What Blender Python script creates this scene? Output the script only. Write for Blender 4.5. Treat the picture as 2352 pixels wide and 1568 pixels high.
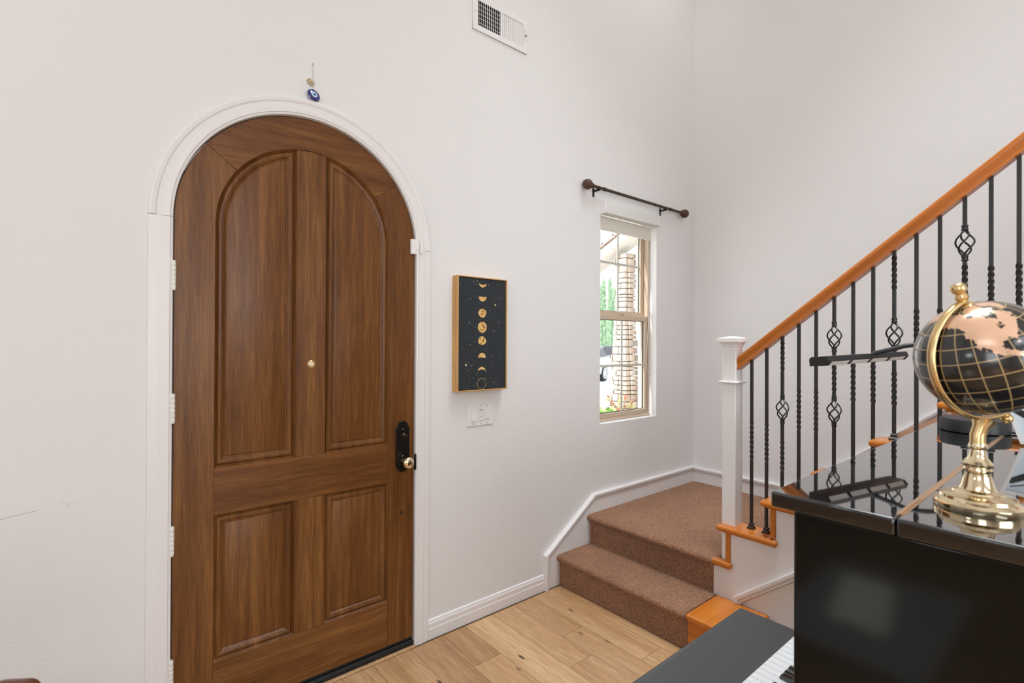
import bpy, bmesh, math, random
import numpy as np
from mathutils import Vector, Matrix
from mathutils.geometry import tessellate_polygon

random.seed(7)
for o in list(bpy.data.objects):
    bpy.data.objects.remove(o)
SC = bpy.context.scene
COL = SC.collection
PI = math.pi

# ------------------------------------------------------------------ camera
cam_d = bpy.data.cameras.new('camera')
cam = bpy.data.objects.new('camera', cam_d)
COL.objects.link(cam)
cam_d.sensor_width = 36.0
cam_d.lens = 17.7837
cam_d.clip_start = 0.02
cam_d.clip_end = 400
R_ = Vector((0.767884729, -0.640571124, 0.004655985))
D_ = Vector((0.005750841, -0.000374548, -0.999983394))
F_ = Vector((0.640562231, 0.767898753, 0.003396213))
m3 = Matrix((R_, -D_, -F_)).transposed()
cam.matrix_world = Matrix.Translation((0, 0, 1.525)) @ m3.to_4x4()
cam_d.dof.use_dof = True
cam_d.dof.focus_distance = 2.9
cam_d.dof.aperture_fstop = 4.5
SC.camera = cam

# ------------------------------------------------------------------ view / world / lights
vs = SC.view_settings
vs.view_transform = 'Standard'
vs.look = 'None'
vs.gamma = 1.0
vs.exposure = 0.12
vs.use_curve_mapping = False

w = bpy.data.worlds.new('sky')
SC.world = w
w.use_nodes = True
nt = w.node_tree
bg = nt.nodes['Background']
tc = nt.nodes.new('ShaderNodeTexCoord')
sp = nt.nodes.new('ShaderNodeSeparateXYZ')
rp = nt.nodes.new('ShaderNodeValToRGB')
rp.color_ramp.elements[0].position = 0.0
rp.color_ramp.elements[0].color = (0.97, 0.985, 1.0, 1)
rp.color_ramp.elements[1].position = 0.7
rp.color_ramp.elements[1].color = (0.80, 0.88, 1.0, 1)
nt.links.new(tc.outputs['Generated'], sp.inputs[0])
nt.links.new(sp.outputs['Z'], rp.inputs[0])
nt.links.new(rp.outputs[0], bg.inputs[0])
bg.inputs[1].default_value = 2.6


def area(name, loc, direction, sx, sy, power, color=(1, 1, 1), spread=PI):
    d = bpy.data.lights.new(name, 'AREA')
    d.shape = 'RECTANGLE'
    d.size = sx
    d.size_y = sy
    d.energy = power
    d.color = color
    d.spread = spread
    o = bpy.data.objects.new(name, d)
    o.location = loc
    o.rotation_euler = Vector(direction).to_track_quat('-Z', 'Z').to_euler()
    COL.objects.link(o)
    return o


# daylight entering through the tall windows of the room behind the camera
DAY = (0.90, 0.955, 1.0)
area('daylight_back_window', (0.2, -4.26, 1.75), (0, 1, 0.05), 2.8, 1.8, 48, DAY)
area('daylight_left_window', (-3.16, -1.4, 1.6), (1, 0, 0.1), 1.5, 1.3, 15, DAY)
area('added_side_fill', (-3.16, 1.31, 1.85), (1, -0.05, -0.05), 0.28, 0.76, 5, DAY)  # fill added to brighten the stringer and newel from the left
area('daylight_high_window', (-0.4, -4.26, 4.2), (0, 1, -0.25), 2.8, 1.0, 22, DAY)
area('daylight_high_left_window', (-3.16, -0.8, 4.2), (1, 0, -0.25), 2.4, 1.0, 6, DAY)
# overhead fill added under the closed ceiling to lift the dark stairs
area('added_stair_fill', (2.35, 0.75, 5.19), (0.06, 0.06, -1), 1.6, 1.6, 46, DAY, math.radians(72))
sun_d = bpy.data.lights.new('sun', 'SUN')
sun_d.energy = 6.0
sun_d.angle = math.radians(1.5)
sun_d.color = (1.0, 0.97, 0.92)
sun = bpy.data.objects.new('sun', sun_d)
sun.rotation_euler = Vector((0.96, -0.17, -0.92)).to_track_quat('-Z', 'Z').to_euler()
COL.objects.link(sun)
# spot added without a fixture for a glow on the wall over the window
d = bpy.data.lights.new('added_wall_glow', 'SPOT')
d.energy = 17
d.spot_size = math.radians(100)
d.spot_blend = 1.0
d.shadow_soft_size = 0.08
d.color = (1.0, 0.98, 0.95)
o = bpy.data.objects.new('added_wall_glow', d)
o.location = (3.05, 1.75, 5.12)
o.rotation_euler = Vector((0.05, 0.50, -0.85)).to_track_quat('-Z', 'Z').to_euler()
COL.objects.link(o)

# ------------------------------------------------------------------ geometry helpers
ROOT = {}


class B:
    def __init__(s):
        s.v = []
        s.f = []

    def face(s, pts):
        n = len(s.v)
        s.v += [tuple(p) for p in pts]
        s.f.append(tuple(range(n, n + len(pts))))
        return s

    def raw(s, vs_, fs_):
        n = len(s.v)
        s.v += [tuple(p) for p in vs_]
        s.f += [tuple(i + n for i in f) for f in fs_]
        return s

    def box(s, x0, x1, y0, y1, z0, z1):
        v = [(x, y, z) for x in (x0, x1) for y in (y0, y1) for z in (z0, z1)]
        return s.raw(v, [(0, 1, 3, 2), (4, 6, 7, 5), (0, 4, 5, 1), (2, 3, 7, 6), (0, 2, 6, 4), (1, 5, 7, 3)])

    def prism(s, poly, axis, a0, a1):
        """extrude a 2-D polygon; axis x: (y,z), y: (x,z), z: (x,y)"""
        def P(p, a):
            return {'x': (a, p[0], p[1]), 'y': (p[0], a, p[1]), 'z': (p[0], p[1], a)}[axis]
        n = len(poly)
        v = [P(p, a0) for p in poly] + [P(p, a1) for p in poly]
        f = [tuple(range(n)), tuple(range(2 * n - 1, n - 1, -1))]
        f += [(i, (i + 1) % n, (i + 1) % n + n, i + n) for i in range(n)]
        return s.raw(v, f)

    def lathe(s, prof, c=(0, 0, 0), seg=24, axis=(0, 0, 1), capped=True):
        """profile of (radius, height) along axis from c"""
        q = Vector((0, 0, 1)).rotation_difference(Vector(axis).normalized())
        c = Vector(c)
        v, f = [], []
        for r, h in prof:
            for k in range(seg):
                a = 2 * PI * k / seg
                v.append(c + q @ Vector((r * math.cos(a), r * math.sin(a), h)))
        for i in range(len(prof) - 1):
            for k in range(seg):
                k2 = (k + 1) % seg
                f.append((i * seg + k, i * seg + k2, (i + 1) * seg + k2, (i + 1) * seg + k))
        if capped:
            f.append(tuple(range(seg - 1, -1, -1)))
            f.append(tuple((len(prof) - 1) * seg + k for k in range(seg)))
        return s.raw(v, f)

    def tube(s, pts, r, seg=8, closed=False):
        pts = [Vector(p) for p in pts]
        n = len(pts)
        rr = r if isinstance(r, (list, tuple)) else [r] * n
        v, f = [], []
        up = None
        for i, p in enumerate(pts):
            if closed:
                t = pts[(i + 1) % n] - pts[i - 1]
            else:
                t = pts[min(i + 1, n - 1)] - pts[max(i - 1, 0)]
            t.normalize()
            if up is None:
                up = Vector((0, 0, 1)) if abs(t.z) < 0.9 else Vector((1, 0, 0))
            a = (up - t * up.dot(t)).normalized()
            up = a
            b = t.cross(a)
            for k in range(seg):
                an = 2 * PI * k / seg
                v.append(p + (a * math.cos(an) + b * math.sin(an)) * rr[i])
        m = n if closed else n - 1
        for i in range(m):
            j = (i + 1) % n
            for k in range(seg):
                k2 = (k + 1) % seg
                f.append((i * seg + k, i * seg + k2, j * seg + k2, j * seg + k))
        if not closed:
            f.append(tuple(range(seg - 1, -1, -1)))
            f.append(tuple((n - 1) * seg + k for k in range(seg)))
        return s.raw(v, f)

    def sphere(s, c, r, seg=20, rings=12, sc=(1, 1, 1)):
        prof = []
        v, f = [], []
        c = Vector(c)
        v.append(c + Vector((0, 0, -r * sc[2])))
        for i in range(1, rings):
            th = PI * i / rings
            for k in range(seg):
                a = 2 * PI * k / seg
                v.append(c + Vector((r * sc[0] * math.sin(th) * math.cos(a), r * sc[1] * math.sin(th) * math.sin(a), -r * sc[2] * math.cos(th))))
        v.append(c + Vector((0, 0, r * sc[2])))
        last = len(v) - 1
        for k in range(seg):
            k2 = (k + 1) % seg
            f.append((0, 1 + k2, 1 + k))
            f.append((last, last - seg + k, last - seg + k2))
        for i in range(rings - 2):
            for k in range(seg):
                k2 = (k + 1) % seg
                a = 1 + i * seg
                f.append((a + k, a + k2, a + seg + k2, a + seg + k))
        return s.raw(v, f)

    def build(s, name, mat, parent=None, smooth=None, bevel=None, bseg=2, kind=None, label=None, cat=None, group=None):
        base = ROOT.get(parent.name, Vector((0, 0, 0))) if parent else Vector((0, 0, 0))
        me = bpy.data.meshes.new(name)
        bm = bmesh.new()
        vv = [bm.verts.new(Vector(p) - base) for p in s.v]
        for f in s.f:
            try:
                bm.faces.new([vv[i] for i in f])
            except ValueError:
                pass
        bmesh.ops.remove_doubles(bm, verts=bm.verts, dist=1e-6)
        bmesh.ops.recalc_face_normals(bm, faces=bm.faces)
        bm.to_mesh(me)
        bm.free()
        ob = bpy.data.objects.new(name, me)
        COL.objects.link(ob)
        me.materials.append(mat)
        if smooth is not None:
            me.shade_smooth()
            me.set_sharp_from_angle(angle=math.radians(smooth))
        if bevel:
            md = ob.modifiers.new('bevel', 'BEVEL')
            md.width = bevel
            md.segments = bseg
            md.limit_method = 'ANGLE'
            md.angle_limit = math.radians(35)
            md.harden_normals = False
            if smooth is None:
                me.shade_smooth()
                me.set_sharp_from_angle(angle=math.radians(50))
        if parent:
            ob.parent = parent
            ROOT[ob.name] = base
        tag(ob, label, cat, group, kind)
        return ob


def tag(o, label=None, cat=None, group=None, kind=None):
    if label:
        o['label'] = label
    if cat:
        o['category'] = cat
    if group:
        o['group'] = group
    if kind:
        o['kind'] = kind
    return o


def thing(name, loc, label, cat, group=None):
    o = bpy.data.objects.new(name, None)
    o.empty_display_size = 0.05
    o.location = loc
    COL.objects.link(o)
    ROOT[o.name] = Vector(loc)
    return tag(o, label, cat, group)


def struct(name, loc=(0, 0, 0)):
    o = bpy.data.objects.new(name, None)
    o.empty_display_size = 0.05
    o.location = loc
    COL.objects.link(o)
    ROOT[o.name] = Vector(loc)
    o['kind'] = 'structure'
    return o


# ------------------------------------------------------------------ material helpers
def mat(name, color=(0.8, 0.8, 0.8), rough=0.5, metal=0.0, **kw):
    m = bpy.data.materials.new(name)
    m.use_nodes = True
    b = m.node_tree.nodes['Principled BSDF']
    b.inputs['Base Color'].default_value = (*color, 1)
    b.inputs['Roughness'].default_value = rough
    b.inputs['Metallic'].default_value = metal
    for k, v in kw.items():
        b.inputs[k.replace('_', ' ')].default_value = v
    return m


def N(m, typ, **props):
    n = m.node_tree.nodes.new(typ)
    for k, v in props.items():
        setattr(n, k, v)
    return n


def L(m, a, b):
    m.node_tree.links.new(a, b)


def bsdf(m):
    return m.node_tree.nodes['Principled BSDF']


def coords(m, scale, rnd=0.0, kind='Object'):
    t = N(m, 'ShaderNodeTexCoord')
    mp = N(m, 'ShaderNodeMapping')
    mp.inputs['Scale'].default_value = scale
    L(m, t.outputs[kind], mp.inputs['Vector'])
    if rnd:
        oi = N(m, 'ShaderNodeObjectInfo')
        mu = N(m, 'ShaderNodeMath', operation='MULTIPLY')
        mu.inputs[1].default_value = rnd
        L(m, oi.outputs['Random'], mu.inputs[0])
        cb = N(m, 'ShaderNodeCombineXYZ')
        for i in range(3):
            L(m, mu.outputs[0], cb.inputs[i])
        L(m, cb.outputs[0], mp.inputs['Location'])
    return mp.outputs[0]


def ramp(m, fac, stops):
    r = N(m, 'ShaderNodeValToRGB')
    cr = r.color_ramp
    while len(cr.elements) < len(stops):
        cr.elements.new(0.5)
    for e, (p, c) in zip(cr.elements, stops):
        e.position = p
        e.color = (*c, 1) if len(c) == 3 else c
    L(m, fac, r.inputs[0])
    return r.outputs[0]


def noise(m, vec, scale, detail=4, rough=0.5, dist=0.0):
    n = N(m, 'ShaderNodeTexNoise')
    n.inputs['Scale'].default_value = scale
    n.inputs['Detail'].default_value = detail
    n.inputs['Roughness'].default_value = rough
    n.inputs['Distortion'].default_value = dist
    L(m, vec, n.inputs['Vector'])
    return n.outputs[0]


def bump(m, h, strength, dist):
    b = N(m, 'ShaderNodeBump')
    b.inputs['Strength'].default_value = strength
    b.inputs['Distance'].default_value = dist
    L(m, h, b.inputs['Height'])
    L(m, b.outputs[0], bsdf(m).inputs['Normal'])


def mix(m, fac, a, b, blend='MIX'):
    n = N(m, 'ShaderNodeMix', data_type='RGBA', blend_type=blend)
    if isinstance(fac, float):
        n.inputs[0].default_value = fac
    else:
        L(m, fac, n.inputs[0])
    for i, x in ((6, a), (7, b)):
        if isinstance(x, tuple):
            n.inputs[i].default_value = (*x, 1)
        else:
            L(m, x, n.inputs[i])
    return n.outputs[2]


def wood(name, axis, dark, mid, light, rough=0.35, rnd=7.0, fine=1.0, coat=0.0, tint=None, wide=7.0, fine_lo=0.62, spec=0.5):
    m = mat(name, mid, rough)
    bsdf(m).inputs['Specular IOR Level'].default_value = spec
    st = {'x': (0.05, 1, 1), 'y': (1, 0.05, 1), 'z': (1, 1, 0.05)}[axis]
    v = coords(m, st, rnd)
    n1 = noise(m, v, wide, 6, 0.62, 0.7)
    n3 = noise(m, v, wide * 5.5, 5, 0.65, 0.3)
    n2 = noise(m, v, 190 * fine, 4, 0.7, 0.1)
    ad = N(m, 'ShaderNodeMath', operation='MULTIPLY_ADD')
    ad.inputs[1].default_value = 0.55
    L(m, n3, ad.inputs[0])
    ml = N(m, 'ShaderNodeMath', operation='MULTIPLY')
    ml.inputs[1].default_value = 0.55
    L(m, n1, ml.inputs[0])
    L(m, ml.outputs[0], ad.inputs[2])
    c1 = ramp(m, ad.outputs[0], [(0.36, dark), (0.53, mid), (0.72, light)])
    c2 = ramp(m, n2, [(0.32, (fine_lo, fine_lo * 0.97, fine_lo * 0.94)), (0.62, (1.1, 1.1, 1.1))])
    c = mix(m, 0.8, c1, c2, 'MULTIPLY')
    if tint:
        oi = N(m, 'ShaderNodeObjectInfo')
        ct = ramp(m, oi.outputs['Random'], tint)
        c = mix(m, 1.0, c, ct, 'MULTIPLY')
    L(m, c, bsdf(m).inputs['Base Color'])
    bump(m, n2, 0.12, 0.001)
    if coat:
        bsdf(m).inputs['Coat Weight'].default_value = coat
        bsdf(m).inputs['Coat Roughness'].default_value = 0.12
    return m


def plaster(name, col):
    m = mat(name, col, 0.75)
    v = coords(m, (1, 1, 4.5))
    n = noise(m, v, 34, 3, 0.55)
    n2 = noise(m, coords(m, (1, 1, 1)), 1.1, 2)
    c = ramp(m, n2, [(0.3, tuple(x * 0.985 for x in col)), (0.7, col)])
    L(m, c, bsdf(m).inputs['Base Color'])
    bump(m, n, 0.16, 0.004)
    return m


M = {}
M['wall'] = plaster('wall_paint', (0.785, 0.773, 0.763))
M['ceiling'] = mat('ceiling_paint', (0.82, 0.81, 0.79), 0.8)
M['trim'] = mat('trim_paint', (0.80, 0.775, 0.765), 0.35)
M['white'] = mat('white_plastic', (0.82, 0.80, 0.79), 0.35)
M['hinge'] = mat('hinge_paint', (0.80, 0.78, 0.72), 0.35)
DW = ((0.098, 0.034, 0.0075), (0.158, 0.060, 0.0145), (0.265, 0.116, 0.032))
M['door_z'] = wood('door_wood_upright', 'z', *DW, rough=0.36, rnd=9, wide=6.5, fine_lo=0.58, spec=0.32)
M['door_x'] = wood('door_wood_crosswise', 'x', *DW, rough=0.36, rnd=9, wide=6.5, fine_lo=0.58, spec=0.32)
OW = ((0.44, 0.125, 0.016), (0.55, 0.170, 0.022), (0.64, 0.22, 0.034))
M['oak_y'] = wood('orange_oak_lengthwise', 'y', *OW, rough=0.2, rnd=5, wide=6, fine_lo=0.85)
M['oak_z'] = wood('orange_oak_upright', 'z', *OW, rough=0.22, rnd=5, wide=6, fine_lo=0.85)
M['oak_x'] = wood('orange_oak_crosswise', 'x', *OW, rough=0.22, rnd=5, wide=6, fine_lo=0.85)


def floor_mat():
    m = wood('floor_oak', 'y', (0.46, 0.250, 0.110), (0.62, 0.370, 0.185), (0.72, 0.475, 0.265), rough=0.36, rnd=11, wide=5.0,
             tint=[(0.0, (0.76, 0.72, 0.68)), (0.5, (0.92, 0.91, 0.90)), (1.0, (1.04, 1.07, 1.10))])
    base = bsdf(m).inputs['Base Color'].links[0].from_socket
    vo = N(m, 'ShaderNodeTexVoronoi')
    vo.inputs['Scale'].default_value = 10.5
    L(m, coords(m, (1.0, 0.36, 1.0), 3.0), vo.inputs['Vector'])
    k = ramp(m, vo.outputs['Distance'], [(0.06, (0.06, 0.03, 0.014)), (0.115, (1, 1, 1))])
    c = mix(m, 0.9, base, k, 'MULTIPLY')
    L(m, c, bsdf(m).inputs['Base Color'])
    return m


M['floor'] = floor_mat()
M['gap'] = mat('floor_joint', (0.16, 0.085, 0.035), 0.7)


def carpet():
    m = mat('brown_carpet', (0.25, 0.12, 0.065), 0.95)
    v = coords(m, (1, 1, 1))
    vo = N(m, 'ShaderNodeTexVoronoi')
    vo.inputs['Scale'].default_value = 135
    L(m, coords(m, (1.0, 0.72, 1.0)), vo.inputs['Vector'])
    n1 = noise(m, v, 330, 4, 0.75)
    n2 = noise(m, v, 4.5, 4, 0.6)
    c1 = ramp(m, n1, [(0.34, (0.25, 0.100, 0.047)), (0.5, (0.48, 0.225, 0.118)), (0.66, (0.70, 0.375, 0.215))])
    c2 = ramp(m, n2, [(0.3, (0.88, 0.87, 0.86)), (0.7, (1.12, 1.12, 1.12))])
    c = mix(m, 1.0, c1, c2, 'MULTIPLY')
    c3 = ramp(m, vo.outputs['Distance'], [(0.1, (1.25, 1.25, 1.25)), (0.65, (0.50, 0.48, 0.46))])
    c = mix(m, 0.85, c, c3, 'MULTIPLY')
    L(m, c, bsdf(m).inputs['Base Color'])
    bsdf(m).inputs['Sheen Weight'].default_value = 0.3
    bsdf(m).inputs['Sheen Tint'].default_value = (0.85, 0.66, 0.5, 1)
    inv = N(m, 'ShaderNodeMath', operation='SUBTRACT')
    inv.inputs[0].default_value = 1
    L(m, vo.outputs['Distance'], inv.inputs[1])
    ad = N(m, 'ShaderNodeMath', operation='ADD')
    L(m, inv.outputs[0], ad.inputs[0])
    L(m, n1, ad.inputs[1])
    bump(m, ad.outputs[0], 1.0, 0.006)
    return m


M['carpet'] = carpet()
M['iron'] = mat('black_iron', (0.012, 0.012, 0.013), 0.38, 0.0, Specular_IOR_Level=0.6)
M['lacquer'] = mat('black_lacquer', (0.004, 0.0045, 0.005), 0.04, 0.0, IOR=1.55, Coat_Weight=1.0, Coat_Roughness=0.02, Coat_IOR=1.55)
M['lacquer_side'] = mat('black_lacquer_shaded', (0.002, 0.003, 0.0032), 0.08, 0.0, IOR=1.38)  # shaded copy of the lacquer: darker and less reflective for the piano side
M['black'] = mat('matte_black', (0.008, 0.008, 0.009), 0.5)
M['ivory'] = mat('white_key', (0.78, 0.79, 0.80), 0.25)
M['brass'] = mat('polished_brass', (0.86, 0.73, 0.49), 0.12, 1.0)
M['brass2'] = mat('satin_brass', (0.76, 0.56, 0.28), 0.26, 1.0)
M['hinge_brass'] = mat('piano_hinge', (0.80, 0.56, 0.36), 0.3, 1.0)
M['steel'] = mat('steel', (0.6, 0.6, 0.6), 0.3, 1.0)
M['plate'] = mat('oiled_bronze', (0.018, 0.015, 0.012), 0.35, 0.6)
M['turn'] = mat('worn_bronze', (0.23, 0.15, 0.10), 0.3, 0.9)
M['bronze'] = mat('brown_rod', (0.060, 0.036, 0.022), 0.42, 0.35)
M['finial'] = mat('finial', (0.085, 0.040, 0.026), 0.45, 0.3)
M['beige'] = mat('beige_vinyl', (0.58, 0.46, 0.34), 0.4)
M['muntin'] = mat('muntin_grey', (0.60, 0.59, 0.53), 0.4)
M['seal'] = mat('window_seal', (0.03, 0.03, 0.03), 0.6)
M['blind'] = mat('blind_fabric', (0.78, 0.75, 0.67), 0.8)
M['cassette'] = mat('blind_cassette', (0.70, 0.69, 0.66), 0.5)
M['cord'] = mat('blind_cord', (0.74, 0.71, 0.66), 0.6)
M['glass'] = mat('window_glass', (1, 1, 1), 0.0, 0.0, IOR=1.45, Transmission_Weight=1.0)


def thin_glass():
    m = bpy.data.materials.new('pane_glass')
    m.use_nodes = True
    t = m.node_tree
    t.nodes.remove(t.nodes['Principled BSDF'])
    tr = t.nodes.new('ShaderNodeBsdfTransparent')
    tr.inputs[0].default_value = (0.96, 0.97, 0.96, 1)
    gl = t.nodes.new('ShaderNodeBsdfGlossy')
    gl.inputs['Roughness'].default_value = 0.02
    lw = t.nodes.new('ShaderNodeLayerWeight')
    pw = t.nodes.new('ShaderNodeMath')
    pw.operation = 'POWER'
    pw.inputs[1].default_value = 4.0
    t.links.new(lw.outputs['Facing'], pw.inputs[0])
    fr = t.nodes.new('ShaderNodeMath')
    fr.operation = 'MULTIPLY_ADD'
    fr.inputs[1].default_value = 0.6
    fr.inputs[2].default_value = 0.04
    t.links.new(pw.outputs[0], fr.inputs[0])
    mx = t.nodes.new('ShaderNodeMixShader')
    t.links.new(fr.outputs[0], mx.inputs[0])
    t.links.new(tr.outputs[0], mx.inputs[1])
    t.links.new(gl.outputs[0], mx.inputs[2])
    t.links.new(mx.outputs[0], t.nodes['Material Output'].inputs[0])
    return m


M['pane'] = thin_glass()


def leather():
    m = mat('bench_vinyl', (0.050, 0.053, 0.054), 0.36)
    n = noise(m, coords(m, (1, 1, 1)), 320, 2)
    bump(m, n, 0.08, 0.001)
    return m


M['leather'] = leather()
M['cream'] = mat('cream_upholstery', (0.80, 0.78, 0.72), 0.8)
M['chair'] = wood('chair_wood', 'x', (0.07, 0.02, 0.009), (0.13, 0.038, 0.017), (0.20, 0.066, 0.03), rough=0.28, rnd=3)
M['gold'] = wood('gold_frame', 'z', (0.50, 0.25, 0.07), (0.62, 0.34, 0.11), (0.72, 0.44, 0.17), rough=0.35, rnd=3)


def canvas():
    m = mat('star_canvas', (0.016, 0.021, 0.026), 0.8)
    n = noise(m, coords(m, (1, 1, 1)), 90, 4, 0.7)
    c = ramp(m, n, [(0.3, (0.011, 0.015, 0.019)), (0.75, (0.026, 0.033, 0.039))])
    L(m, c, bsdf(m).inputs['Base Color'])
    return m


M['canvas'] = canvas()


def moon_gold():
    m = mat('moon_gold', (0.75, 0.5, 0.2), 0.5)
    n = noise(m, coords(m, (1, 1, 1)), 75, 3, 0.6, 0.4)
    c = ramp(m, n, [(0.36, (0.20, 0.11, 0.03)), (0.45, (0.72, 0.42, 0.13)), (0.62, (0.80, 0.55, 0.22))])
    L(m, c, bsdf(m).inputs['Base Color'])
    return m


M['moon'] = moon_gold()
M['star'] = mat('star_white', (0.8, 0.79, 0.76), 0.6)
M['star_gold'] = mat('star_gold', (0.75, 0.58, 0.28), 0.6)
M['cobalt'] = mat('cobalt_glass', (0.006, 0.012, 0.16), 0.06, 0.0, Coat_Weight=1.0)
M['eye_white'] = mat('pale_glass', (0.62, 0.76, 0.86), 0.1)
M['eye_blue'] = mat('sky_glass', (0.19, 0.48, 0.68), 0.1)
M['eye_black'] = mat('pupil_glass', (0.004, 0.012, 0.03), 0.08)
M['shell'] = mat('shell', (0.56, 0.45, 0.28), 0.6)
M['string'] = mat('string', (0.42, 0.40, 0.38), 0.8)
M['dark'] = mat('duct_shade_black', (0.004, 0.004, 0.004), 0.9)  # near-black for the shade behind the vent vanes
M['print'] = mat('grey_print', (0.25, 0.25, 0.25), 0.6)
M['paper'] = mat('paper', (0.82, 0.84, 0.86), 0.5)
M['pale_blue'] = mat('pale_blue_print', (0.66, 0.74, 0.80), 0.3)
M['led'] = mat('led_diffuser', (0.75, 0.72, 0.66), 0.5)
M['lamp'] = mat('lamp_black', (0.016, 0.017, 0.018), 0.42)

# outdoor materials
M['concrete'] = mat('driveway_concrete', (0.62, 0.60, 0.57), 0.9)
M['stucco'] = mat('cream_stucco', (0.52, 0.50, 0.44), 0.9)
M['grout'] = mat('pillar_core', (0.13, 0.10, 0.08), 0.9)


def stone():
    m = mat('ledger_stone', (0.4, 0.3, 0.22), 0.9)
    oi = N(m, 'ShaderNodeObjectInfo')
    c1 = ramp(m, oi.outputs['Random'], [(0.0, (0.42, 0.37, 0.31)), (0.35, (0.52, 0.44, 0.36)), (0.7, (0.50, 0.38, 0.30)), (1.0, (0.56, 0.52, 0.47))])
    n = noise(m, coords(m, (1, 1, 2), 5), 14, 4, 0.6)
    c2 = ramp(m, n, [(0.3, (0.75, 0.72, 0.68)), (0.7, (1.1, 1.1, 1.1))])
    L(m, mix(m, 1.0, c1, c2, 'MULTIPLY'), bsdf(m).inputs['Base Color'])
    bump(m, n, 0.5, 0.02)
    return m


M['stone'] = stone()
M['tile'] = mat('roof_clay', (0.62, 0.48, 0.42), 0.8)
M['fascia'] = mat('fascia_paint', (0.55, 0.51, 0.45), 0.7)
M['leaf'] = mat('cypress_green', (0.24, 0.36, 0.22), 0.8)
M['leaf2'] = mat('bush_green', (0.30, 0.48, 0.13), 0.7)
M['leaf3'] = mat('tree_green', (0.26, 0.34, 0.22), 0.8)
M['leaf_yellow'] = mat('succulent_leaf', (0.46, 0.46, 0.16), 0.6)
M['leaf_red'] = mat('succulent_red', (0.50, 0.21, 0.10), 0.6)
M['stem'] = mat('plant_stem', (0.20, 0.09, 0.06), 0.8)
M['bark'] = mat('bark', (0.16, 0.11, 0.08), 0.9)
M['carwhite'] = mat('white_car_paint', (0.75, 0.75, 0.75), 0.2, 0.0, Coat_Weight=1.0)
M['cargrey'] = mat('grey_car_paint', (0.10, 0.11, 0.12), 0.2, 0.3, Coat_Weight=1.0)
M['tyre'] = mat('tyre', (0.02, 0.02, 0.022), 0.8)
M['rim'] = mat('alloy', (0.62, 0.63, 0.65), 0.3, 0.6)
M['cargl'] = mat('car_glass', (0.02, 0.025, 0.03), 0.05)
M['taillight'] = mat('tail_light', (0.30, 0.02, 0.02), 0.2)

# ================================================================== SETTING
DY = 2.28            # room face of the door wall
XR = 3.88            # room face of the stair wall
XL, YB, ZC = -3.2, -4.3, 5.2


def arch(cx, cz, r, zb, n=40, a0=0.0, a1=PI):
    """open-bottom arch outline, counter-clockwise seen from the room side (x right, z up)"""
    pts = [(cx - r, zb)] if zb is not None else []
    pts += [(cx + r * math.cos(a), cz + r * math.sin(a)) for a in [a1 - (a1 - a0) * i / n for i in range(n + 1)]]
    if zb is not None:
        pts += [(cx + r, zb)]
    return pts


def holed_wall(b, axis, outer, holes, a0, a1):
    """slab between a0 and a1 along axis with holes (reveals included)"""
    def P(p, a):
        return {'x': (a, p[0], p[1]), 'y': (p[0], a, p[1])}[axis]
    loops = [outer] + holes
    flat = [p for lp in loops for p in lp]
    tris = tessellate_polygon([[Vector((p[0], p[1], 0)) for p in lp] for lp in loops])
    n = len(flat)
    vv = [P(p, a0) for p in flat] + [P(p, a1) for p in flat]
    ff = [tuple(t) for t in tris] + [tuple(i + n for i in t) for t in tris]
    k = 0
    for lp in loops:
        m_ = len(lp)
        for i in range(m_):
            j = (i + 1) % m_
            ff.append((k + i, k + j, k + j + n, k + i + n))
        k += m_
    b.raw(vv, ff)


WX0, WX1, WZ0, WZ1 = 2.69, 3.35, 0.971, 2.495
DCX, DCZ, DR = 0.75, 1.994, 0.512
# the wall's bottom edge follows the door opening down to the floor
outer = [(XL - 0.15, 0.0)] + [(DCX - 0.53, 0.0)] + arch(DCX, DCZ, 0.53, None) + [(DCX + 0.53, 0.0)] + [(XR, 0.0), (XR, ZC), (XL - 0.15, ZC)]
win = [(WX0, WZ0), (WX1, WZ0), (WX1, WZ1), (WX0, WZ1)]
b = B()
holed_wall(b, 'y', outer, [win], DY, DY + 0.16)
b.build('wall_front', M['wall'], kind='structure')

b = B()
b.box(XR, XR + 0.15, YB - 0.15, DY + 0.16, 0.0, ZC)
b.build('wall_right', M['wall'], kind='structure')
b = B()
holed_wall(b, 'x', [(YB - 0.15, 0), (DY, 0), (DY, ZC), (YB - 0.15, ZC)], [[(-2.2, 0.9), (-0.6, 0.9), (-0.6, 2.3), (-2.2, 2.3)], [(-2.1, 3.65), (0.5, 3.65), (0.5, 4.75), (-2.1, 4.75)], [(1.16, 1.45), (1.46, 1.45), (1.46, 2.25), (1.16, 2.25)]], XL - 0.15, XL)  # narrow third opening added to shape a sun patch for the piano reflection
b.build('wall_left', M['wall'], kind='structure')
b = B()
holed_wall(b, 'y', [(XL, 0), (XR, 0), (XR, ZC), (XL, ZC)],
           [[(-1.3, 0.8), (1.7, 0.8), (1.7, 2.7), (-1.3, 2.7)], [(-1.9, 3.65), (1.1, 3.65), (1.1, 4.75), (-1.9, 4.75)]], YB - 0.15, YB)
b.build('wall_back', M['wall'], kind='structure')
b = B()
b.box(XL - 0.15, XR + 0.15, YB - 0.15, DY + 0.16, ZC, ZC + 0.15)
b.build('ceiling', M['ceiling'], kind='structure')

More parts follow.
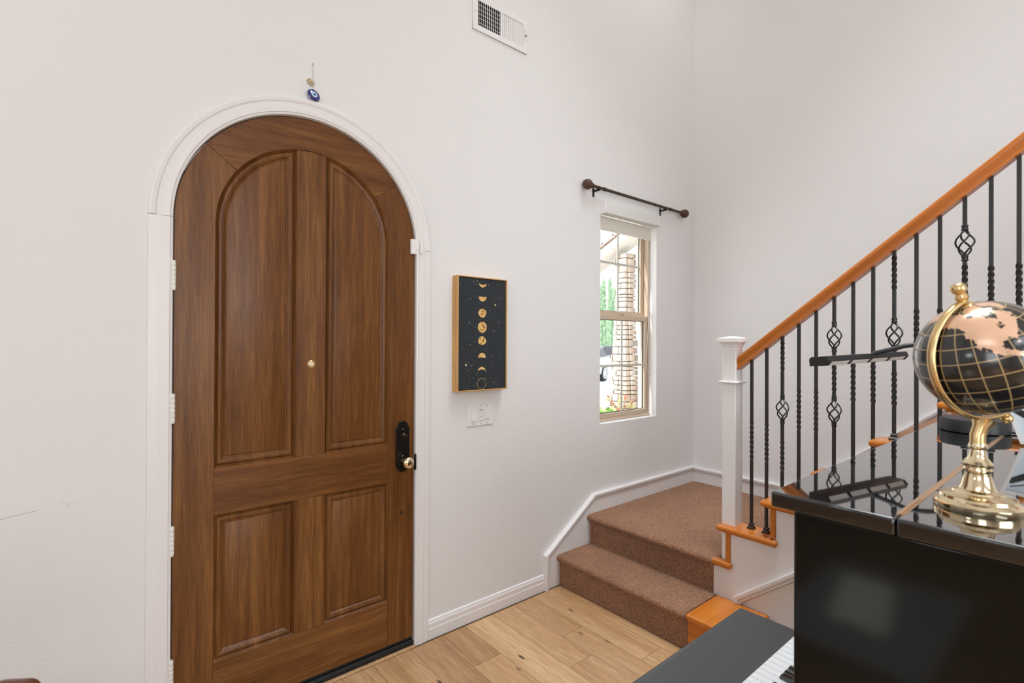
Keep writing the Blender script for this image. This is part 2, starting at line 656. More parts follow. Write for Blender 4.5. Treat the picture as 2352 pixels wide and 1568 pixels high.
# ---- floor: sub-floor plus each plank
fl = struct('floor', (0, 0, 0))
b = B()
b.box(XL - 0.15, XR + 0.15, YB - 0.15, DY + 0.16, -0.12, -0.0035)
b.build('joint_bed', M['gap'], fl)
seams = [2.2885, 2.213, 2.050, 1.900, 1.742, 1.561, 1.396, 1.233, 1.036, 0.850]
while seams[-1] > XL:
    seams.append(seams[-1] - 0.168)
seams[-1] = XL
ends = {(1.396, 1.561): 1.945, (1.900, 2.050): 1.852, (1.742, 1.900): 1.653, (2.050, 2.213): 1.475}
G = 0.0009
cols = [(seams[i + 1], seams[i]) for i in range(len(seams) - 1)] + [(2.2885, 2.574)]
for x0, x1 in cols:
    y = DY - 0.026
    if x1 > 2.3:
        y = 1.36
    first = ends.get((x0, x1), y - random.uniform(0.5, 1.9))
    cuts = [y, first]
    while cuts[-1] > YB:
        cuts.append(cuts[-1] - random.choice((1.5, 1.8, 2.1)))
    cuts[-1] = YB
    for ya, yb in zip(cuts[1:], cuts[:-1]):
        b = B()
        b.box(x0 + G, x1 - G, ya + G, yb - G, -0.0035, 0.0)
        b.build('plank', M['floor'], fl)

# ---- door casing, jamb, threshold
t3 = struct('trim_3', (DCX, DY, 0))
PROF = [(0.000, 0.004), (0.002, 0.012), (0.010, 0.014), (0.012, 0.017), (0.030, 0.017), (0.034, 0.013), (0.052, 0.014), (0.058, 0.018), (0.070, 0.0195), (0.077, 0.017), (0.0788, 0.0)]


def casing(path_fn, n):
    """sweep the casing profile; path_fn(i, off) -> (x, z)"""
    b = B()
    prof = [(0.0, 0.0)] + PROF
    vv = []
    for i in range(n):
        for off, h in prof:
            x, z = path_fn(i, off)
            vv.append((x, DY - h, z))
    k = len(prof)
    ff = []
    for i in range(n - 1):
        for j in range(k):
            j2 = (j + 1) % k
            ff.append((i * k + j, i * k + j2, (i + 1) * k + j2, (i + 1) * k + j))
    ff.append(tuple(range(k)))
    ff.append(tuple(range((n - 1) * k, n * k)))
    b.raw(vv, ff)
    return b


NA = 64
casing(lambda i, off: (DCX + (DR + off) * math.cos(PI * i / NA), DCZ + (DR + off) * math.sin(PI * i / NA)), NA + 1).build('arch_casing', M['trim'], t3, smooth=25)
PROF_ARCH = PROF
PROF = [(0.000, 0.004), (0.002, 0.012), (0.010, 0.014), (0.012, 0.017), (0.046, 0.018), (0.050, 0.016), (0.076, 0.016), (0.078, 0.014), (0.079, 0.0)]
for s in (-1, 1):
    casing(lambda i, off: (DCX + s * (DR + off), (0.0, DCZ - 0.0015)[i]), 2).build('side_casing', M['trim'], t3, smooth=25)
b = B()
ro = arch(DCX, DCZ, DR + 0.018, 0.0, 48)
ri = arch(DCX, DCZ, DR, 0.0, 48)
for i in range(len(ro) - 1):
    q = [(ro[i], ro[i + 1]), (ri[i], ri[i + 1])]
    for ya in (DY - 0.002, DY + 0.15):
        b.face([(ro[i][0], ya, ro[i][1]), (ro[i + 1][0], ya, ro[i + 1][1]), (ri[i + 1][0], ya, ri[i + 1][1]), (ri[i][0], ya, ri[i][1])])
    b.face([(ri[i][0], DY - 0.002, ri[i][1]), (ri[i + 1][0], DY - 0.002, ri[i + 1][1]), (ri[i + 1][0], DY + 0.15, ri[i + 1][1]), (ri[i][0], DY + 0.15, ri[i][1])])
b.build('jamb', M['trim'], t3, smooth=30)
b = B()
so, si = arch(DCX, DCZ, DR - 0.0005, 0.02, 48), arch(DCX, DCZ, DR - 0.014, 0.02, 48)
for i in range(len(so) - 1):
    b.face([(so[i][0], DY + 0.062, so[i][1]), (so[i + 1][0], DY + 0.062, so[i + 1][1]), (si[i + 1][0], DY + 0.062, si[i + 1][1]), (si[i][0], DY + 0.062, si[i][1])])
    b.face([(si[i][0], DY + 0.062, si[i][1]), (si[i + 1][0], DY + 0.062, si[i + 1][1]), (si[i + 1][0], DY + 0.09, si[i + 1][1]), (si[i][0], DY + 0.09, si[i][1])])
b.build('door_stop', M['seal'], t3)
b = B()
b.box(1.2575, 1.266, DY - 0.0165, DY - 0.003, 0.885, 0.965)
b.build('strike_plate', M['plate'], t3, bevel=0.003)

t4 = struct('trim_4', (DCX, DY, 0))
b = B()
b.prism([(DY - 0.004, 0.0), (DY + 0.14, 0.0), (DY + 0.14, 0.036), (DY + 0.02, 0.036), (DY + 0.004, 0.026), (DY - 0.004, 0.024)], 'x', DCX - DR + 0.001, DCX + DR - 0.001)
b.build('sill', M['black'], t4, bevel=0.002)
b = B()
b.box(DCX - DR - 0.02, DCX + DR + 0.005, DY - 0.026, DY - 0.005, 0.0, 0.006)
b.build('threshold_strip', M['floor'], t4, bevel=0.002)

# ---- the arched door
dr = struct('door_1', (DCX, DY, 0))
DF = DY + 0.002     # face of stiles
DB = DF + 0.044
RO = 0.508
RI = 0.372
Z0 = 0.046
A_J = math.radians(37)


def prismY(poly, mname, name, y0=DF, y1=DB, bevel=0.0012):
    b = B()
    b.prism(poly, 'y', y0, y1)
    return b.build(name, M[mname], dr, bevel=bevel, bseg=1)


def arcp(r, a0, a1, n=16):
    return [(DCX + r * math.cos(a0 + (a1 - a0) * i / n), DCZ + r * math.sin(a0 + (a1 - a0) * i / n)) for i in range(n + 1)]


gap = 0.0002
xs = DCX - RI       # inner edge of the stiles
# stiles
prismY([(DCX - RO, Z0), (xs, Z0)] + arcp(RI, PI, PI - A_J) + arcp(RO, PI - A_J, PI), 'door_z', 'hinge_stile')
prismY([(DCX + RI, Z0), (DCX + RO, Z0)] + arcp(RO, 0, A_J) + arcp(RI, A_J, 0), 'door_z', 'lock_stile')
prismY(arcp(RO, A_J + 0.001, PI - A_J - 0.001, 30) + arcp(RI, PI - A_J - 0.001, A_J + 0.001, 30), 'door_x', 'arch_rail')
prismY([(xs + gap, 0.840), (DCX + RI - gap, 0.840), (DCX + RI - gap, 1.027), (xs + gap, 1.027)], 'door_x', 'lock_rail')
prismY([(xs + gap, Z0), (DCX + RI - gap, Z0), (DCX + RI - gap, 0.262), (xs + gap, 0.262)], 'door_x', 'bottom_rail')
MU0, MU1 = 0.684, 0.814
zt = [DCZ + math.sqrt(RI ** 2 - (x - DCX) ** 2) for x in (MU0, MU1)]
prismY([(MU0, 1.0275), (MU1, 1.0275), (MU1, zt[1] - 0.001), (DCX, DCZ + RI - 0.001), (MU0, zt[0] - 0.001)], 'door_z', 'mullion')
prismY([(MU0, 0.2625), (MU1, 0.2625), (MU1, 0.8395), (MU0, 0.8395)], 'door_z', 'mullion')

PP = [(0.0, 0.0), (0.002, 0.004), (0.007, 0.012), (0.009, 0.0145), (0.011, 0.0125), (0.015, 0.0075), (0.022, 0.0065), (0.031, 0.0100), (0.035, 0.0155), (0.039, 0.0170), (0.042, 0.0145), (0.046, 0.0130)]


def panel(loop_fn):
    b = B()
    loops = []
    for d, h in PP:
        loops.append([(x, DF + h, z) for x, z in loop_fn(d)])
    n = len(loops[0])
    vv = [p for lp in loops for p in lp]
    ff = []
    for i in range(len(loops) - 1):
        for k in range(n):
            k2 = (k + 1) % n
            ff.append((i * n + k, i * n + k2, (i + 1) * n + k2, (i + 1) * n + k))
    ff.append(tuple((len(loops) - 1) * n + k for k in range(n)))
    b.raw(vv, ff)
    o = b.build('panel', M['door_z'], dr, smooth=28)
    return o


def up_panel(side):
    def fn(d):
        e = d - 0.0005
        r = RI - e
        xin = MU0 - e
        zb = 1.027 + e
        a1 = math.acos((xin - DCX) / r)
        pts = [(DCX - r, zb), (xin, zb)]
        pts += [(DCX + r * math.cos(a1 + (PI - a1) * i / 26), DCZ + r * math.sin(a1 + (PI - a1) * i / 26)) for i in range(27)]
        if side > 0:
            pts = [(2 * DCX - 0.002 * 0 - x, z) for x, z in pts]
        return pts
    return fn


def low_panel(x0, x1):
    def fn(d):
        e = d - 0.0005
        return [(x0 + e, 0.262 + e), (x1 - e, 0.262 + e), (x1 - e, 0.840 - e), (x0 + e, 0.840 - e)]
    return fn


panel(up_panel(-1))
panel(up_panel(1))
panel(low_panel(xs, MU0))
panel(low_panel(MU1, DCX + RI))
b = B()
b.prism(arch(DCX, DCZ, RO - 0.004, Z0 + 0.004, 40), 'y', DF + 0.018, DF + 0.040)
b.build('door_core', M['door_z'], dr)
b = B()
b.box(DCX - RO + 0.002, DCX + RO - 0.002, DF + 0.002, DB - 0.004, 0.037, Z0)
b.build('door_sweep', M['black'], dr)
# hinges
for zc in (1.774, 1.274, 0.777, 0.277):
    b = B()
    hx, hy = DCX - DR + 0.0015, DY - 0.010
    for k in range(6):
        z = zc - 0.053 + k * 0.0177
        b.lathe([(0.0072, z + 0.0006), (0.0078, z + 0.0014), (0.0078, z + 0.0163), (0.0072, z + 0.0171)], (hx, hy, 0), 14)
    b.lathe([(0.006, zc - 0.056), (0.006, zc + 0.056)], (hx, hy, 0), 12)
    b.box(hx - 0.004, hx + 0.004, hy, DY + 0.01, zc - 0.052, zc + 0.052)
    h = b.build('hinge', M['hinge'], dr, smooth=40)
# handle plate
HX = 1.195
hp = [(HX - 0.036, 0.915), (HX - 0.036, 1.106), (HX - 0.029, 1.106)]
hp += [(HX + 0.029 * math.cos(a), 1.108 + 0.029 * math.sin(a)) for a in [PI - PI * i / 14 for i in range(15)]]
hp += [(HX + 0.029, 1.106), (HX + 0.036, 1.106), (HX + 0.036, 0.915), (HX + 0.029, 0.915)]
hp += [(HX + 0.029 * math.cos(a), 0.913 + 0.029 * math.sin(a)) for a in [-PI * i / 14 for i in range(15)]]
hp += [(HX - 0.029, 0.915)]
b = B()
b.prism(hp, 'y', DF - 0.008, DF + 0.002)
plate = b.build('handle_plate', M['plate'], dr, bevel=0.0025, bseg=2)
tag(plate, 'dark bronze escutcheon plate')
b = B()
b.lathe([(0.012, 0.0), (0.012, 0.012), (0.009, 0.016), (0.009, 0.028), (0.018, 0.034), (0.0265, 0.042), (0.0285, 0.050), (0.026, 0.058), (0.018, 0.064), (0.006, 0.067)], (HX + 0.004, DF - 0.008, 0.938), 28, (0, -1, 0))
tag(b.build('knob', M['brass'], plate, smooth=40), 'worn brass door knob')
b = B()
b.lathe([(0.009, 0), (0.009, 0.008), (0.006, 0.012)], (HX + 0.001, DF - 0.008, 1.070), 16, (0, -1, 0))
b.prism([(HX - 0.010, 1.071), (HX + 0.013, 1.062), (HX + 0.015, 1.066), (HX - 0.008, 1.078)], 'y', DF - 0.030, DF - 0.018)
tag(b.build('thumb_turn', M['turn'], plate, bevel=0.0015), 'bronze thumb turn')
for z in (1.096, 0.965):
    b = B()
    b.lathe([(0.0036, 0), (0.0034, 0.0015), (0.0015, 0.002)], (HX, DF - 0.008, z), 12, (0, -1, 0))
    b.build('screw', M['steel'], plate, smooth=40)
# peephole
b = B()
b.lathe([(0.0165, 0), (0.0165, 0.002), (0.0145, 0.0035), (0.0115, 0.0035), (0.0105, 0.0015), (0.004, 0.001)], (0.750, DF, 1.429), 28, (0, -1, 0))
pe = b.build('peephole', M['brass2'], dr, smooth=30)
tag(pe, 'small brass peephole')
b = B()
b.lathe([(0.0095, 0.0), (0.0085, 0.003), (0.005, 0.0042), (0.001, 0.0046)], (0.749, DF - 0.001, 1.430), 20, (0, -1, 0))
b.build('lens', mat('peephole_lens', (0.78, 0.72, 0.55), 0.2), pe, smooth=40)
b = B()
b.lathe([(0.009, 0.0), (0.0085, 0.0012), (0.005, 0.0016), (0.004, 0.0004), (0.001, 0.0004)], (1.192, DF, 0.683), 18, (0, -1, 0))
tag(b.build('hole_plug', mat('hole_plug', (0.03, 0.014, 0.008), 0.5), dr, smooth=40), 'dark round plug below the handle')

# ---- baseboard on the door wall
b = B()
b.prism([(DY, 0.0), (DY - 0.015, 0.0), (DY - 0.015, 0.052), (DY - 0.0125, 0.056), (DY - 0.0125, 0.078), (DY - 0.009, 0.084), (DY - 0.008, 0.094), (DY, 0.098)], 'x', DCX + DR + 0.079, 2.161)
b.build('baseboard_front', M['trim'], kind='structure', smooth=30)
b = B()
b.prism([(DY, 0.0), (DY - 0.015, 0.0), (DY - 0.015, 0.052), (DY - 0.0125, 0.056), (DY - 0.0125, 0.078), (DY - 0.009, 0.084), (DY - 0.008, 0.094), (DY, 0.098)], 'x', XL, DCX - DR - 0.079)
b.build('baseboard_left', M['trim'], kind='structure', smooth=30)

# ---- stair skirt boards with their cap moulding
CAPP = [(0.0, 0.0), (0.0, 0.026), (0.003, 0.030), (0.012, 0.031), (0.021, 0.028), (0.026, 0.022), (0.028, 0.018), (0.031, 0.021), (0.035, 0.0205), (0.038, 0.016), (0.038, 0.0)]


def cap_along(b, pts, to3):
    """cap moulding whose outer edge follows pts (2-D); offsets go to the right hand side of travel"""
    n = len(pts)
    rows = []
    for off, h in CAPP:
        row = []
        for i in range(n):
            p = Vector(pts[i])
            if i == 0:
                d = (Vector(pts[1]) - p).normalized()
                nrm = Vector((d.y, -d.x))
                q = p + nrm * off
            elif i == n - 1:
                d = (p - Vector(pts[i - 1])).normalized()
                q = p + Vector((d.y, -d.x)) * off
            else:
                d0 = (p - Vector(pts[i - 1])).normalized()
                d1 = (Vector(pts[i + 1]) - p).normalized()
                n0, n1 = Vector((d0.y, -d0.x)), Vector((d1.y, -d1.x))
                bi = (n0 + n1).normalized()
                q = p + bi * (off / bi.dot(n0))
            row.append(to3(q.x, q.y, h))
        rows.append(row)
    vv = [p for r in rows for p in r]
    k = len(rows)
    ff = []
    for j in range(k):
        j2 = (j + 1) % k
        for i in range(n - 1):
            ff.append((j * n + i, j * n + i + 1, j2 * n + i + 1, j2 * n + i))
    ff.append(tuple(j * n for j in range(k)))
    ff.append(tuple(j * n + n - 1 for j in range(k)))
    b.raw(vv, ff)


t1 = struct('trim_1', (2.16, DY, 0))
sk = [(2.161, 0.0), (2.161, 0.214), (2.614, 0.513), (XR, 0.513)]
b = B()
b.prism([(2.165, 0.0), (2.165, 0.212), (2.615, 0.510), (XR, 0.510), (XR, 0.0)], 'y', DY - 0.016, DY)
b.build('skirt_board', M['trim'], t1)
b = B()
cap_along(b, sk, lambda x, z, h: (x, DY - h, z))
b.build('cap_moulding', M['trim'], t1, smooth=30)

SL_W = 0.8076
t2 = struct('trim_2', (XR, 1.5, 0))
yk = 1.475
sk2 = [(DY - 0.0, 0.505), (yk, 0.505), (-1.6, 0.505 + SL_W * (yk + 1.6))]
b = B()
b.prism([(DY - 0.016, 0.0), (DY - 0.016, 0.502), (yk, 0.502), (-1.6, 0.502 + SL_W * (yk + 1.6)), (-1.6, 0.0)], 'x', XR - 0.016, XR)
b.build('skirt_board', M['trim'], t2)
b = B()
cap_along(b, [(-p[0], p[1]) for p in sk2], lambda y, z, h: (XR - h, -y, z))
b.build('cap_moulding', M['trim'], t2, smooth=30)

# ================================================================== WINDOW
wn = struct('window_1', (3.02, DY + 0.08, WZ0))
YF = 2.343


def ring(b, x0, x1, z0, z1, t, y0, y1, tb=None, tt=None):
    tb = tb or t
    tt = tt or t
    b.box(x0, x0 + t, y0, y1, z0, z1)
    b.box(x1 - t, x1, y0, y1, z0, z1)
    b.box(x0 + t, x1 - t, y0, y1, z0, z0 + tb)
    b.box(x0 + t, x1 - t, y0, y1, z1 - tt, z1)


b = B()
ring(b, WX0 + 0.001, WX1 - 0.001, WZ0 + 0.001, WZ1 - 0.001, 0.016, YF, 2.438, 0.020)
b.build('window_frame', M['beige'], wn, bevel=0.003)
b = B()
b.box(WX0 + 0.002, WX1 - 0.002, YF - 0.012, YF + 0.005, WZ0 + 0.001, WZ0 + 0.012)
b.build('sill_nose', M['beige'], wn, bevel=0.002)
# lower sash (room side), upper sash (outer side)
ls = B()
ring(ls, WX0 + 0.018, WX1 - 0.018, 0.992, 1.735, 0.034, 2.350, 2.384, 0.033, 0.036)
ls = ls.build('lower_sash', M['beige'], wn, bevel=0.003)
us = B()
ring(us, WX0 + 0.018, WX1 - 0.018, 1.715, WZ1 - 0.018, 0.036, 2.388, 2.424, 0.050, 0.036)
us = us.build('upper_sash', M['beige'], wn, bevel=0.003)
b = B()
b.box(2.98, 3.06, 2.352, 2.372, 1.7355, 1.745)
b.box(3.005, 3.035, 2.346, 2.358, 1.745, 1.752)
tag(b.build('sash_lock', M['beige'], ls, bevel=0.002), 'small sash lock')
for sash, y, z0, z1, zm in ((ls, 2.367, 1.025, 1.699, 1.365), (us, 2.406, 1.765, WZ1 - 0.054, 2.120)):
    x0, x1 = WX0 + 0.052, WX1 - 0.052
    b = B()
    b.box(3.03 - 0.009, 3.03 + 0.009, y - 0.008, y - 0.002, z0, z1)
    b.build('muntin', M['muntin'], sash, bevel=0.002)
    b = B()
    b.box(x0, x1, y - 0.0085, y - 0.002, zm - 0.009, zm + 0.009)
    b.build('muntin', M['muntin'], sash, bevel=0.002)
    b = B()
    ring(b, x0 - 0.001, x1 + 0.001, z0 - 0.001, z1 + 0.001, 0.005, y - 0.004, y + 0.006)
    b.build('glazing_seal', M['seal'], sash)
    for xa, xb in ((x0, 3.03), (3.03, x1)):
        for za, zb in ((z0, zm), (zm, z1)):
            b = B()
            b.face([(xa, y, za), (xb, y, za), (xb, y, zb), (xa, y, zb)])
            b.build('pane', M['pane'], sash)

# ---- roller blind
rb = thing('roller_blind', (3.0, 2.30, 2.45), 'cream roller blind rolled up under a white cassette at the top of the window', 'blind')
b = B()
b.prism([(2.226, 2.414), (2.226, 2.490), (2.232, 2.496), (2.338, 2.496), (2.338, 2.428), (2.26, 2.414)], 'x', 2.682, 3.305)
b.build('cassette', M['cassette'], rb, bevel=0.006, bseg=3)
for xa, xb in ((2.676, 2.682), (3.305, 3.311)):
    b = B()
    b.box(xa, xb, 2.224, 2.338, 2.412, 2.498)
    b.build('end_cap', M['white'], rb, bevel=0.003)
b = B()
b.prism([(2.298, 2.414), (2.301, 2.36), (2.298, 2.346), (2.298, 2.330), (2.314, 2.330), (2.314, 2.346), (2.309, 2.36), (2.309, 2.414)], 'x', 2.697, 3.300)
b.build('fabric', M['blind'], rb, smooth=40)
b = B()
b.box(2.695, 3.303, 2.295, 2.316, 2.318, 2.338)
b.build('hem_bar', M['blind'], rb, bevel=0.004)
b = B()
pts = []
for i in range(41):
    t = i / 40
    a = t * 2 - 1
    if t < 0.4:
        s_ = t / 0.4
        pts.append((3.326 - 0.012 * math.sin(s_ * 2.2) + 0.030 * s_ ** 2, 2.262 + 0.01 * s_, 2.418 - 1.03 * s_))
    elif t < 0.6:
        s_ = (t - 0.4) / 0.2
        an = PI * s_
        pts.append((3.277 + 0.072 * math.cos(an), 2.272, 1.385 - 0.098 * math.sin(an)))
    else:
        s_ = (t - 0.6) / 0.4
        pts.append((3.205 + 0.105 * s_, 2.272 - 0.002 * s_, 1.385 + 1.033 * s_))
b.tube(pts, 0.0013, 6)
b.build('pull_cord', M['cord'], rb, smooth=60)

# ---- curtain rod
rod = thing('curtain_rod', (3.0, DY, 2.55), 'bare dark brown curtain rod with round finials above the window', 'curtain rod')
RY = 2.235
b = B()
b.lathe([(0.0105, 2.555), (0.0105, 3.615)], (0, RY, 2.572), 16, (1, 0, 0))
b.build('rod', M['bronze'], rod, smooth=40)
for a, c in ((2.664, 2.684), (3.456, 3.476)):
    b = B()
    b.lathe([(0.0125, a), (0.0135, a + 0.004), (0.0135, c - 0.004), (0.0125, c)], (0, RY, 2.572), 16, (1, 0, 0))
    b.build('rod_sleeve', M['bronze'], rod, smooth=40)
for x, s in ((2.555, -1), (3.615, 1)):
    b = B()
    b.lathe([(0.012, -0.006), (0.017, 0.0), (0.017, 0.006), (0.011, 0.010), (0.014, 0.016), (0.026, 0.026), (0.033, 0.040), (0.034, 0.050), (0.030, 0.060), (0.031, 0.064), (0.024, 0.072), (0.025, 0.075), (0.012, 0.080)], (x, RY, 2.572), 24, (s, 0, 0))
    b.build('finial', M['finial'], rod, smooth=25)
for x in (2.612, 3.390):
    b = B()
    b.box(x - 0.009, x + 0.009, DY - 0.005, DY + 0.0, 2.518, 2.576)
    b.box(x - 0.006, x + 0.006, RY - 0.012, DY - 0.002, 2.549, 2.5595)
    b.box(x - 0.007, x + 0.007, RY - 0.013, RY + 0.013, 2.5495, 2.5625)
    br = b.build('bracket', M['plate'], rod, bevel=0.001)
    for z in (2.526, 2.540):
        b = B()
        b.lathe([(0.003, 0), (0.001, 0.002)], (x, DY - 0.005, z), 8, (0, -1, 0))
        b.build('screw', M['steel'], br)

# ================================================================== STAIRCASE
T1, LZ, TA, RS, RUN = 0.193, 0.386, 0.572, 0.183, 0.2266
XS = 2.575
Y0 = 1.318
NT = 10
st = thing('staircase', (XS, 1.8, 0), 'brown carpeted stair with orange wood tread ends turning at a landing along the wall', 'stairs')


def carpet_tread(xn, xb, ya, yb, zt, name='carpet_tread'):
    """runs along y, nose towards -x"""
    r = 0.019
    prof = [(xb, zt - 0.04), (xn + 0.028, zt - 0.04)]
    for i in range(11):
        a = -PI / 2 - PI * i / 10
        prof.append((xn + r + r * math.cos(a), zt - r + r * math.sin(a) + 0.0))
    prof += [(xn + 0.06, zt + 0.001), (xb, zt)]
    b = B()
    b.prism(prof, 'y', ya, yb)
    return b.build(name, M['carpet'], st, smooth=50)


def carpet_tread_y(yn, yb, xa, xb, zt, name='carpet_tread'):
    """runs along x, nose towards +y"""
    r = 0.019
    prof = [(yb, zt - 0.04), (yn - 0.028, zt - 0.04)]
    for i in range(11):
        a = -PI / 2 + PI * i / 10
        prof.append((yn - r + r * math.cos(a), zt - r + r * math.sin(a)))
    prof += [(yb, zt)]
    b = B()
    b.prism(prof, 'x', xa, xb)
    return b.build(name, M['carpet'], st, smooth=50)


WE = DY - 0.0165
# first step
b = B()
b.box(2.289, 2.32, 1.372, WE, 0.001, T1 - 0.03)
b.build('carpet_riser', M['carpet'], st)
carpet_tread(2.262, XS + 0.006, 1.372, WE, T1)
b = B()
b.box(2.290, 2.33, 1.12, 1.371, 0.001, T1 - 0.028)
b.box(2.33, 2.56, 1.12, 1.371, 0.001, T1 - 0.03)
b.build('wood_riser', M['oak_y'], st, bevel=0.001)
b = B()
b.box(2.262, XS - 0.001, 1.10, 1.371, T1 - 0.028, T1)
b.build('wood_tread', M['oak_x'], st, bevel=0.009, bseg=3)
# landing
b = B()
b.box(XS, XS + 0.03, 1.389, WE, T1 - 0.002, LZ - 0.03)
b.build('carpet_riser', M['carpet'], st)
carpet_tread(2.545, XR - 0.0165, 1.37, WE, LZ, 'carpet_landing')
b = B()
b.box(2.70, XR - 0.0165, Y0 + 0.0, 1.371, LZ - 0.04, LZ)
b.build('carpet_strip', M['carpet'], st)
# landing end return in wood
b = B()
b.prism([(2.544, 1.285), (2.572, 1.285), (2.60, 1.32), (2.60, 1.392), (2.544, 1.392)], 'z', LZ - 0.030, LZ + 0.001)
b.build('landing_return', M['oak_y'], st, bevel=0.010, bseg=3)
# flight
for k in range(NT):
    yk_ = Y0 - RUN * k
    zt_ = TA + RS * k
    zb_ = (LZ if k == 0 else zt_ - RS)
    yn_ = yk_ - RUN
    b = B()
    b.box(2.698, XR - 0.0165, yk_ - 0.02, yk_, zb_ - 0.03, zt_ - 0.03)
    b.build('carpet_riser', M['carpet'], st)
    carpet_tread_y(yk_ + 0.027, yn_ - 0.01, 2.698, XR - 0.0165, zt_)
    b = B()
    b.box(XS - 0.006, 2.70, yk_ - 0.022, yk_ + 0.004, zb_ + 0.001, zt_ - 0.029)
    b.build('wood_riser', M['oak_z'], st, bevel=0.0015)
    b = B()
    b.prism([(2.543, yn_ - 0.036), (XS - 0.0065, yn_ - 0.036), (XS - 0.0065, yn_ + 0.0045), (2.702, yn_ + 0.0045), (2.702, yk_ + 0.045), (2.543, yk_ + 0.045)], 'z', zt_ - 0.028, zt_)
    b.build('wood_tread', M['oak_y'], st, bevel=0.011, bseg=3)
    b = B()
    b.prism([(XS - 0.014, zt_ - 0.028), (XS, zt_ - 0.028), (XS, zt_ - 0.040), (XS - 0.008, zt_ - 0.037)], 'y', yn_ - 0.02, yk_ + 0.02)
    b.build('cove_strip', M['oak_y'], st)
# stringer
poly = [(1.389, T1 - 0.19), (1.389, LZ - 0.030), (Y0 + 0.004, LZ - 0.030)]
for k in range(NT):
    yk_ = Y0 - RUN * k
    zt_ = TA + RS * k
    poly += [(yk_ - 0.010, zt_ - 0.029), (yk_ - RUN - 0.010, zt_ - 0.029)]
poly += [(Y0 - RUN * NT - 0.010, 0.003)]
b = B()
b.prism(poly, 'x', XS, XS + 0.03)
b.build('stringer', M['trim'], st)
b = B()
b.box(XS, XR - 0.02, Y0 - RUN * NT - 0.03, Y0 - RUN * NT - 0.011, 0.0, TA + RS * (NT - 1) - 0.03)
b.build('end_panel', M['trim'], st)
# moulding on the stringer
b = B()
ms = 0.79
cap_along(b, [(-1.272, T1 + 0.002), (-1.272, 0.224), (0.9, 0.224 + ms * (1.272 + 0.9))], lambda y, z, h: (XS - h * 0.75, -y, z))
b.build('stringer_moulding', M['trim'], st, smooth=30)

# ================================================================== RAILING
rl = thing('stair_railing', (2.632, 1.319, LZ), 'orange wood handrail on black iron balusters rising from a white newel post', 'railing')
nx, ny = 2.632, 1.319


def sq(b, h, z0, z1, h2=None):
    h2 = h2 or h
    v = [(nx - h, ny - h, z0), (nx + h, ny - h, z0), (nx + h, ny + h, z0), (nx - h, ny + h, z0),
         (nx - h2, ny - h2, z1), (nx + h2, ny - h2, z1), (nx + h2, ny + h2, z1), (nx - h2, ny + h2, z1)]
    b.raw(v, [(3, 2, 1, 0), (4, 5, 6, 7), (0, 1, 5, 4), (1, 2, 6, 5), (2, 3, 7, 6), (3, 0, 4, 7)])


b = B()
sq(b, 0.0375, LZ - 0.002, 1.515)
npost = b.build('newel_post', M['trim'], rl, bevel=0.003)
b = B()
sq(b, 0.0515, 1.3185, 1.3305)
b.build('newel_band', M['trim'], npost, bevel=0.005, bseg=3)
b = B()
sq(b, 0.041, 1.513, 1.520, 0.041)
sq(b, 0.041, 1.520, 1.536, 0.050)
sq(b, 0.060, 1.536, 1.556)
sq(b, 0.060, 1.556, 1.568, 0.012)
b.build('newel_cap', M['trim'], npost, bevel=0.0015)
# handrail
RSL = 0.800
hp_ = [(-0.027, 0.0), (-0.025, 0.010), (-0.0215, 0.018), (-0.024, 0.026), (-0.0295, 0.034), (-0.031, 0.041), (-0.028, 0.049), (-0.018, 0.0545), (0, 0.0565)]
hp_ = hp_ + [(-x, z) for x, z in hp_[-2::-1]]
b = B()
ang = math.atan(RSL)
vv = []
yend = -1.0
for y in (1.2815, yend):
    zb = 1.388 + (1.284 - y) * RSL
    for x, h in hp_:
        vv.append((nx + 0.0015 + x, y, zb + h / math.cos(ang)))
n = len(hp_)
ff = [(i, (i + 1) % n, (i + 1) % n + n, i + n) for i in range(n)] + [tuple(range(n)), tuple(range(2 * n - 1, n - 1, -1))]
b.raw(vv, ff)


def rail_wood():
    m = mat('handrail_oak', OW[1], 0.2)
    t = N(m, 'ShaderNodeTexCoord')
    mp = N(m, 'ShaderNodeMapping')
    mp.inputs['Rotation'].default_value = (ang, 0, 0)
    L(m, t.outputs['Object'], mp.inputs['Vector'])
    mp2 = N(m, 'ShaderNodeMapping')
    mp2.inputs['Scale'].default_value = (1, 0.05, 1)
    L(m, mp.outputs[0], mp2.inputs['Vector'])
    n1 = noise(m, mp2.outputs[0], 22, 4, 0.6, 0.3)
    c = ramp(m, n1, [(0.25, (0.36, 0.098, 0.014)), (0.55, (0.50, 0.147, 0.021)), (0.8, (0.58, 0.185, 0.030))])
    L(m, c, bsdf(m).inputs['Base Color'])
    return m


b.build('handrail', rail_wood(), rl, smooth=40)

XB = 2.635
HB = 0.0064


